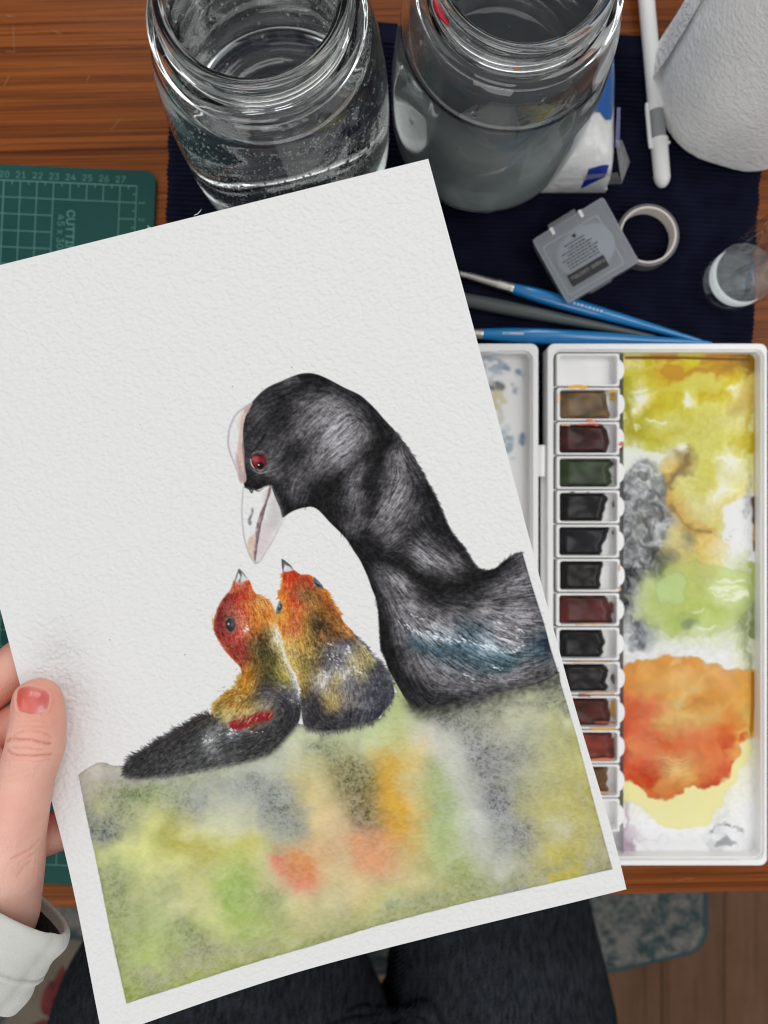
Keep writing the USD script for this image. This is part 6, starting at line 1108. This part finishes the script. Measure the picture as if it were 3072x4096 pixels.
hm.vertices = hm.vertices + nr * (disp * onthumb)[:, None] + nr * (np.asarray(fine) * .00004)[:, None] + nr * ((meshkit.noise(hm.vertices * 90).ravel()) * .00022)[:, None]
_ln = meshkit.noise(hm.vertices * np.array([170, 620, 200.])).ravel(); hm.vertices = hm.vertices + nr * (_ln * .00010 * onthumb)[:, None]
px = PX(hm.vertices)
skin_c = np.tile(np.array([221, 162, 146.]), (len(px), 1))
def blend(c, k): 
    global skin_c
    skin_c = skin_c * (1 - k[:, None]) + np.asarray(c, float) * k[:, None]
bl = np.exp(-(np.linalg.norm((px - [165, 2800]) / [120, 140], axis=1)) ** 2)
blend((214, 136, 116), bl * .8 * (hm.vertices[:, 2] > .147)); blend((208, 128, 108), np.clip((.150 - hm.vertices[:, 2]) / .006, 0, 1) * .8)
blend((222, 168, 152), np.clip((px[:, 1] - 3250) / 200, 0, 1) * .6 * (hm.vertices[:, 2] > .14))
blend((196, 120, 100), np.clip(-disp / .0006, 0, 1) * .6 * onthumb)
skin_c += (_ln * 4 * onthumb)[:, None] + (meshkit.noise(hm.vertices * 160).ravel() * 7)[:, None] * [.7, 1.3, 1.2] + (meshkit.noise(hm.vertices * 45).ravel() * 9)[:, None] * [.5, 1, 1]
skin = material('skin', {'a': ('attribute', {'attribute': 'paint'}), 'g': ('texture_coordinate', {}), 'v': ('voronoi_texture', {'scale': 1500.0}), 'n': ('noise_texture', {'scale': 900.0, 'detail': 3.0}), 's': ('math', {'math_type': 'add'}), 'b': ('bump', {'distance': .00016, 'strength': .7}),
                'p': ('principled_bsdf', {'roughness': .48, 'specular_ior_level': .4, 'subsurface_weight': .22, 'subsurface_scale': .0035, 'subsurface_radius': (1.0, .35, .2)})},
                [('a.color', 'p.base_color'), ('g.object', 'v.vector'), ('g.object', 'n.vector'), ('v.distance', 's.value1'), ('n.fac', 's.value2'), ('s.value', 'b.height'), ('b.normal', 'p.normal')])
body = obj('body', hm, skin, person, smooth=True, colors=np.clip(lin(np.clip(skin_c, 0, 255)) * 1.0, 0, .9))
# thumb nail with worn red varnish
topv = (nearn) & (hm.vertex_normals[:, 2] > .1) & (hm.vertices[:, 2] > .15)
zi_ = LinearNDInterpolator(px[topv], hm.vertices[topv, 2])
n = 46; nc = nailpoly.mean(0); e = catmull(nailpoly, 6, True); ang_e = np.arctan2(e[:, 1] - nc[1], e[:, 0] - nc[0]); rad_e = np.linalg.norm(e - nc, axis=1); o_ = np.argsort(ang_e)
A = np.linspace(-np.pi, np.pi, 72, endpoint=False); Rr = np.linspace(.02, 1, 22); re = np.interp(A, ang_e[o_], rad_e[o_], period=2 * np.pi)
q = nc + (Rr[:, None, None] * re[None, :, None]) * np.stack([np.cos(A), np.sin(A)], -1)[None]
zz = zi_(q); zz = np.where(np.isnan(zz), np.nanmean(zz), zz); zz = ndi.gaussian_filter(zz, (1, 2), mode=('nearest', 'wrap'))
zz = zz + .00062 * (1 - Rr[:, None] ** 6) - .0001 * (Rr[:, None] > .98)
NV = W(q[..., 0], q[..., 1], zz).reshape(-1, 3)
i, j = np.meshgrid(np.arange(21), np.arange(72), indexing='ij'); j2 = (j + 1) % 72
qf = np.stack([i * 72 + j, (i + 1) * 72 + j, (i + 1) * 72 + j2, i * 72 + j2], -1).reshape(-1, 4); NF = np.vstack([qf[:, [0, 1, 2]], qf[:, [0, 2, 3]], np.stack([np.zeros(70, int), np.arange(1, 71), np.arange(2, 72)], 1)])
nq = q.reshape(-1, 2); lx, ly = (nq[:, 0] - 66) / 132, (nq[:, 1] - 2744) / 113
ncol = np.tile(np.array([212, 118, 108.]), (len(nq), 1))
def nb_(c, k): 
    global ncol
    ncol = ncol * (1 - k[:, None]) + np.asarray(c, float) * k[:, None]
nb_((206, 82, 66), np.clip(1 - lx / .55, 0, 1) ** .8); nb_((208, 132, 118), np.clip(1 - ly / .28, 0, 1) * np.clip(lx * 2, 0, 1)); nb_((196, 84, 84), np.exp(-((lx - .72) / .2) ** 2 - ((ly - .45) / .25) ** 2) * .8)
nb_((196, 140, 142), np.clip((ly * .9 + lx * .7 - 1.12) / .25, 0, 1) * .7); nb_((222, 160, 140), np.clip((Rr.repeat(72) - .93) / .07, 0, 1) * .8)
nail_m = material('nail', {'a': ('attribute', {'attribute': 'paint'}), 'p': ('principled_bsdf', {'roughness': .26, 'coat_weight': .25})}, [('a.color', 'p.base_color')])
obj('thumb_nail', (NV, NF), nail_m, person, smooth=True, colors=lin(ncol))
# sleeve: cuff turned towards the hand, dark inside
def sleeve_tube(l0, l1, dr, nl=40, na=96, seed=1, fade=True):
    ls = np.linspace(l0, l1, nl); a = np.linspace(0, 2 * np.pi, na, endpoint=False)
    C0 = W(-7, 3558, .150); sc_ = .286 / FPX; mj = np.array([.85, -.53, 0]); bn = np.array([.30, .24, .92]); ax = np.array([-.60, -.80, .10])
    wr = noise2((nl, na), (3, 5), seed, True) * .0005 + noise2((nl, na), (8, 9), seed + 1, True) * .0007
    puff = np.interp(ls, [0, 10, 40, 80, 140, 200, 260, 420, 900], [0, .0006, .0014, .0014, .0002, .0004, .0008, .000, -.001])
    R = .0335 + puff[:, None] + wr * np.clip(ls / 60, 0, 1)[:, None] + dr
    R = R + .0012 * np.exp(-((ls[:, None] - 190 - 40 * np.sin(a * 2)) / 22) ** 2) * 0 - .0010 * np.exp(-((np.mod(a + np.pi, 2 * np.pi) - np.pi - .55)[None] / .10) ** 2)
    c = C0 + (ls[:, None] * sc_) * ax
    V = c[:, None] + R[..., None] * (np.cos(a)[None, :, None] * mj + (np.sin(a) * .80)[None, :, None] * bn)
    return V, ls, a
def ring_faces(nl, na, flip=False):
    i, j = np.meshgrid(np.arange(nl - 1), np.arange(na), indexing='ij'); j2 = (j + 1) % na
    q = np.stack([i * na + j, (i + 1) * na + j, (i + 1) * na + j2, i * na + j2], -1).reshape(-1, 4); f = np.vstack([q[:, [0, 1, 2]], q[:, [0, 2, 3]]]); return f[:, ::-1] if flip else f
fleece = plain('white_sweatshirt', (.60, .60, .56), .95, bump=(1400, .00028), var=(55, (.54, .54, .50)), sheen_weight=.4)
blackf = plain('black_fleece', (.010, .010, .011), .95, bump=(900, .001), sheen_weight=.2)
Vo, ls, a = sleeve_tube(0, 340, 0); Vi, _, _ = sleeve_tube(0, 340, -.0026); 
lip = (Vo[0] + Vi[0]) / 2 + np.array([.58, .81, .1]) * .0010
nl, na = Vo.shape[:2]
allv = np.vstack([lip[None], Vo]).reshape(-1, 3)
obj('cuff', (np.vstack([allv, Vi[:6].reshape(-1, 3)]), np.vstack([ring_faces(nl + 1, na), ring_faces(6, na, True) + (nl + 1) * na, np.vstack([np.stack([np.arange(na), (np.arange(na) + 1) % na, (nl + 1) * na + (np.arange(na) + 1) % na], 1), np.stack([np.arange(na), (nl + 1) * na + (np.arange(na) + 1) % na, (nl + 1) * na + np.arange(na)], 1)])])), fleece, person, smooth=True, label='white sweatshirt cuff')
obj('lining', (Vi[5:].reshape(-1, 3) - [0, 0, 0], ring_faces(nl - 5, na, True)), blackf, person, smooth=True)
Vs, _, _ = sleeve_tube(338, 900, .0006, seed=9)
obj('sleeve_stripe', (Vs.reshape(-1, 3), ring_faces(40, 96)), blackf, person, smooth=True)
for l_, r_ in ((196, .0009), (204, .0006)):
    Vr, _, _ = sleeve_tube(0, 340, .0002); k_ = int(l_ / 340 * 39); obj('cuff_seam', tube(np.vstack([Vr[k_], Vr[k_][:1]]), r_, 6, caps=False), fleece, person, smooth=True)
# jeans
def ell(u, v, z, r, zs=.75): return (W(u, v, z), r, zs)
def leg(js):
    S = []
    for p, r, zs in js: S.append(manifold3d.Manifold.sphere(r, 40).scale((1, 1, zs)).translate(tuple(p)))
    return [MH([x, y]) for x, y in zip(S, S[1:])]
lp = leg([ell(1180, 4900, -.20, .150), ell(880, 4180, -.13, .130), ell(905, 3800, -.15, .098), ell(930, 3200, -.22, .080)]) + leg([ell(1700, 4950, -.20, .140, .8), ell(1995, 4100, -.165, .0950, .85), ell(1962, 3600, -.175, .0770, .85), ell(1950, 2800, -.19, .070, .85)]) + leg([ell(1180, 4900, -.20, .150), ell(1700, 4950, -.20, .140, .8)]) + leg([ell(1500, 4420, -.16, .06, 1), ell(1660, 4420, -.16, .06, 1)])
for x in (905, 1950): lp += leg([ell(x, 3000, -.22, .070), (np.array([W(x, 3000, -.22)[0], W(x, 3000, -.22)[1] + .06, -.66]), .05, 1)])
jm = tm(manifold3d.Manifold.batch_boolean(lp, manifold3d.OpType.Add).simplify(.0005).refine_to_length(.008)); jm.merge_vertices(); trimesh.smoothing.filter_taubin(jm, .5, .53, 14)
nrm_ = jm.vertex_normals; jm.vertices = jm.vertices + nrm_ * (meshkit.noise(jm.vertices * np.array([14, 26, 14.])).ravel() * .0055 + meshkit.noise(jm.vertices * 40).ravel() * .0018)[:, None]
den = {'g': ('texture_coordinate', {}), 'm': ('mapping', {'mapping_type': 'point', 'rotation': (0, 0, .55)}), 'w': ('wave_texture', {'scale': 190.0, 'distortion': 1.6, 'detail': 2.0, 'detail_scale': 3.0, 'detail_roughness': .6}), 'n': ('noise_texture', {'scale': 9.0, 'detail': 4.0}), 'n2': ('noise_texture', {'scale': 1.0, 'detail': 3.0, 'roughness': .6}), 'm2': ('mapping', {'mapping_type': 'point', 'rotation': (0, 0, .55), 'scale': (520, 110, 110)}),
       'r': ('rgb_ramp', {'ramp': [(.30, (.0025, .003, .004)), (.5, (.0095, .0115, .0145)), (.70, (.050, .058, .070))]}), 'r2': ('rgb_ramp', {'ramp': [(.35, (.75, .75, .75)), (.65, (1.3, 1.3, 1.3))]}), 'mw': ('mix_float', {'fac': .65}), 'mx': ('mix_color', {'blend_type': 'multiply', 'fac': 1.0, 'use_clamp': False}), 'b': ('bump', {'distance': .0006}), 'p': ('principled_bsdf', {'roughness': .95, 'specular_ior_level': .08})}
denim = material('denim', den, [('g.object', 'm.vector'), ('m.vector', 'w.vector'), ('g.object', 'n.vector'), ('g.object', 'm2.vector'), ('m2.vector', 'n2.vector'), ('w.fac', 'mw.a'), ('n2.fac', 'mw.b'), ('mw.result', 'r.fac'), ('n.fac', 'r2.fac'), ('r.color', 'mx.a'), ('r2.color', 'mx.b'), ('mx.result', 'p.base_color'), ('w.fac', 'b.height'), ('b.normal', 'p.normal')])
obj('jeans', jm, denim, person, smooth=True)
def on_lap(P, z): q = catmull(P, 8); return W(q[:, 0], q[:, 1], z)
tree_z = LinearNDInterpolator(PX(jm.vertices[jm.vertex_normals[:, 2] > .1]), jm.vertices[jm.vertex_normals[:, 2] > .1, 2])
def ridge(P, r, name):
    q = catmull(cF(P), 8); z = tree_z(q); z = np.where(np.isnan(z), np.nanmean(z), z); k = np.sin(np.linspace(.25, np.pi - .15, len(q)))
    obj(name, tube(W(q[:, 0], q[:, 1], z), r * k, 12), denim, person, smooth=True)
ridge([(420,1500),(520,1480),(620,1500),(700,1485),(760,1540)], .0050, 'fly_fold'); ridge([(690,1478),(740,1470),(790,1480),(815,1520),(830,1580)], .0065, 'fly_fold'); ridge([(600,1500),(480,1530),(300,1560)], .0035, 'fly_fold')
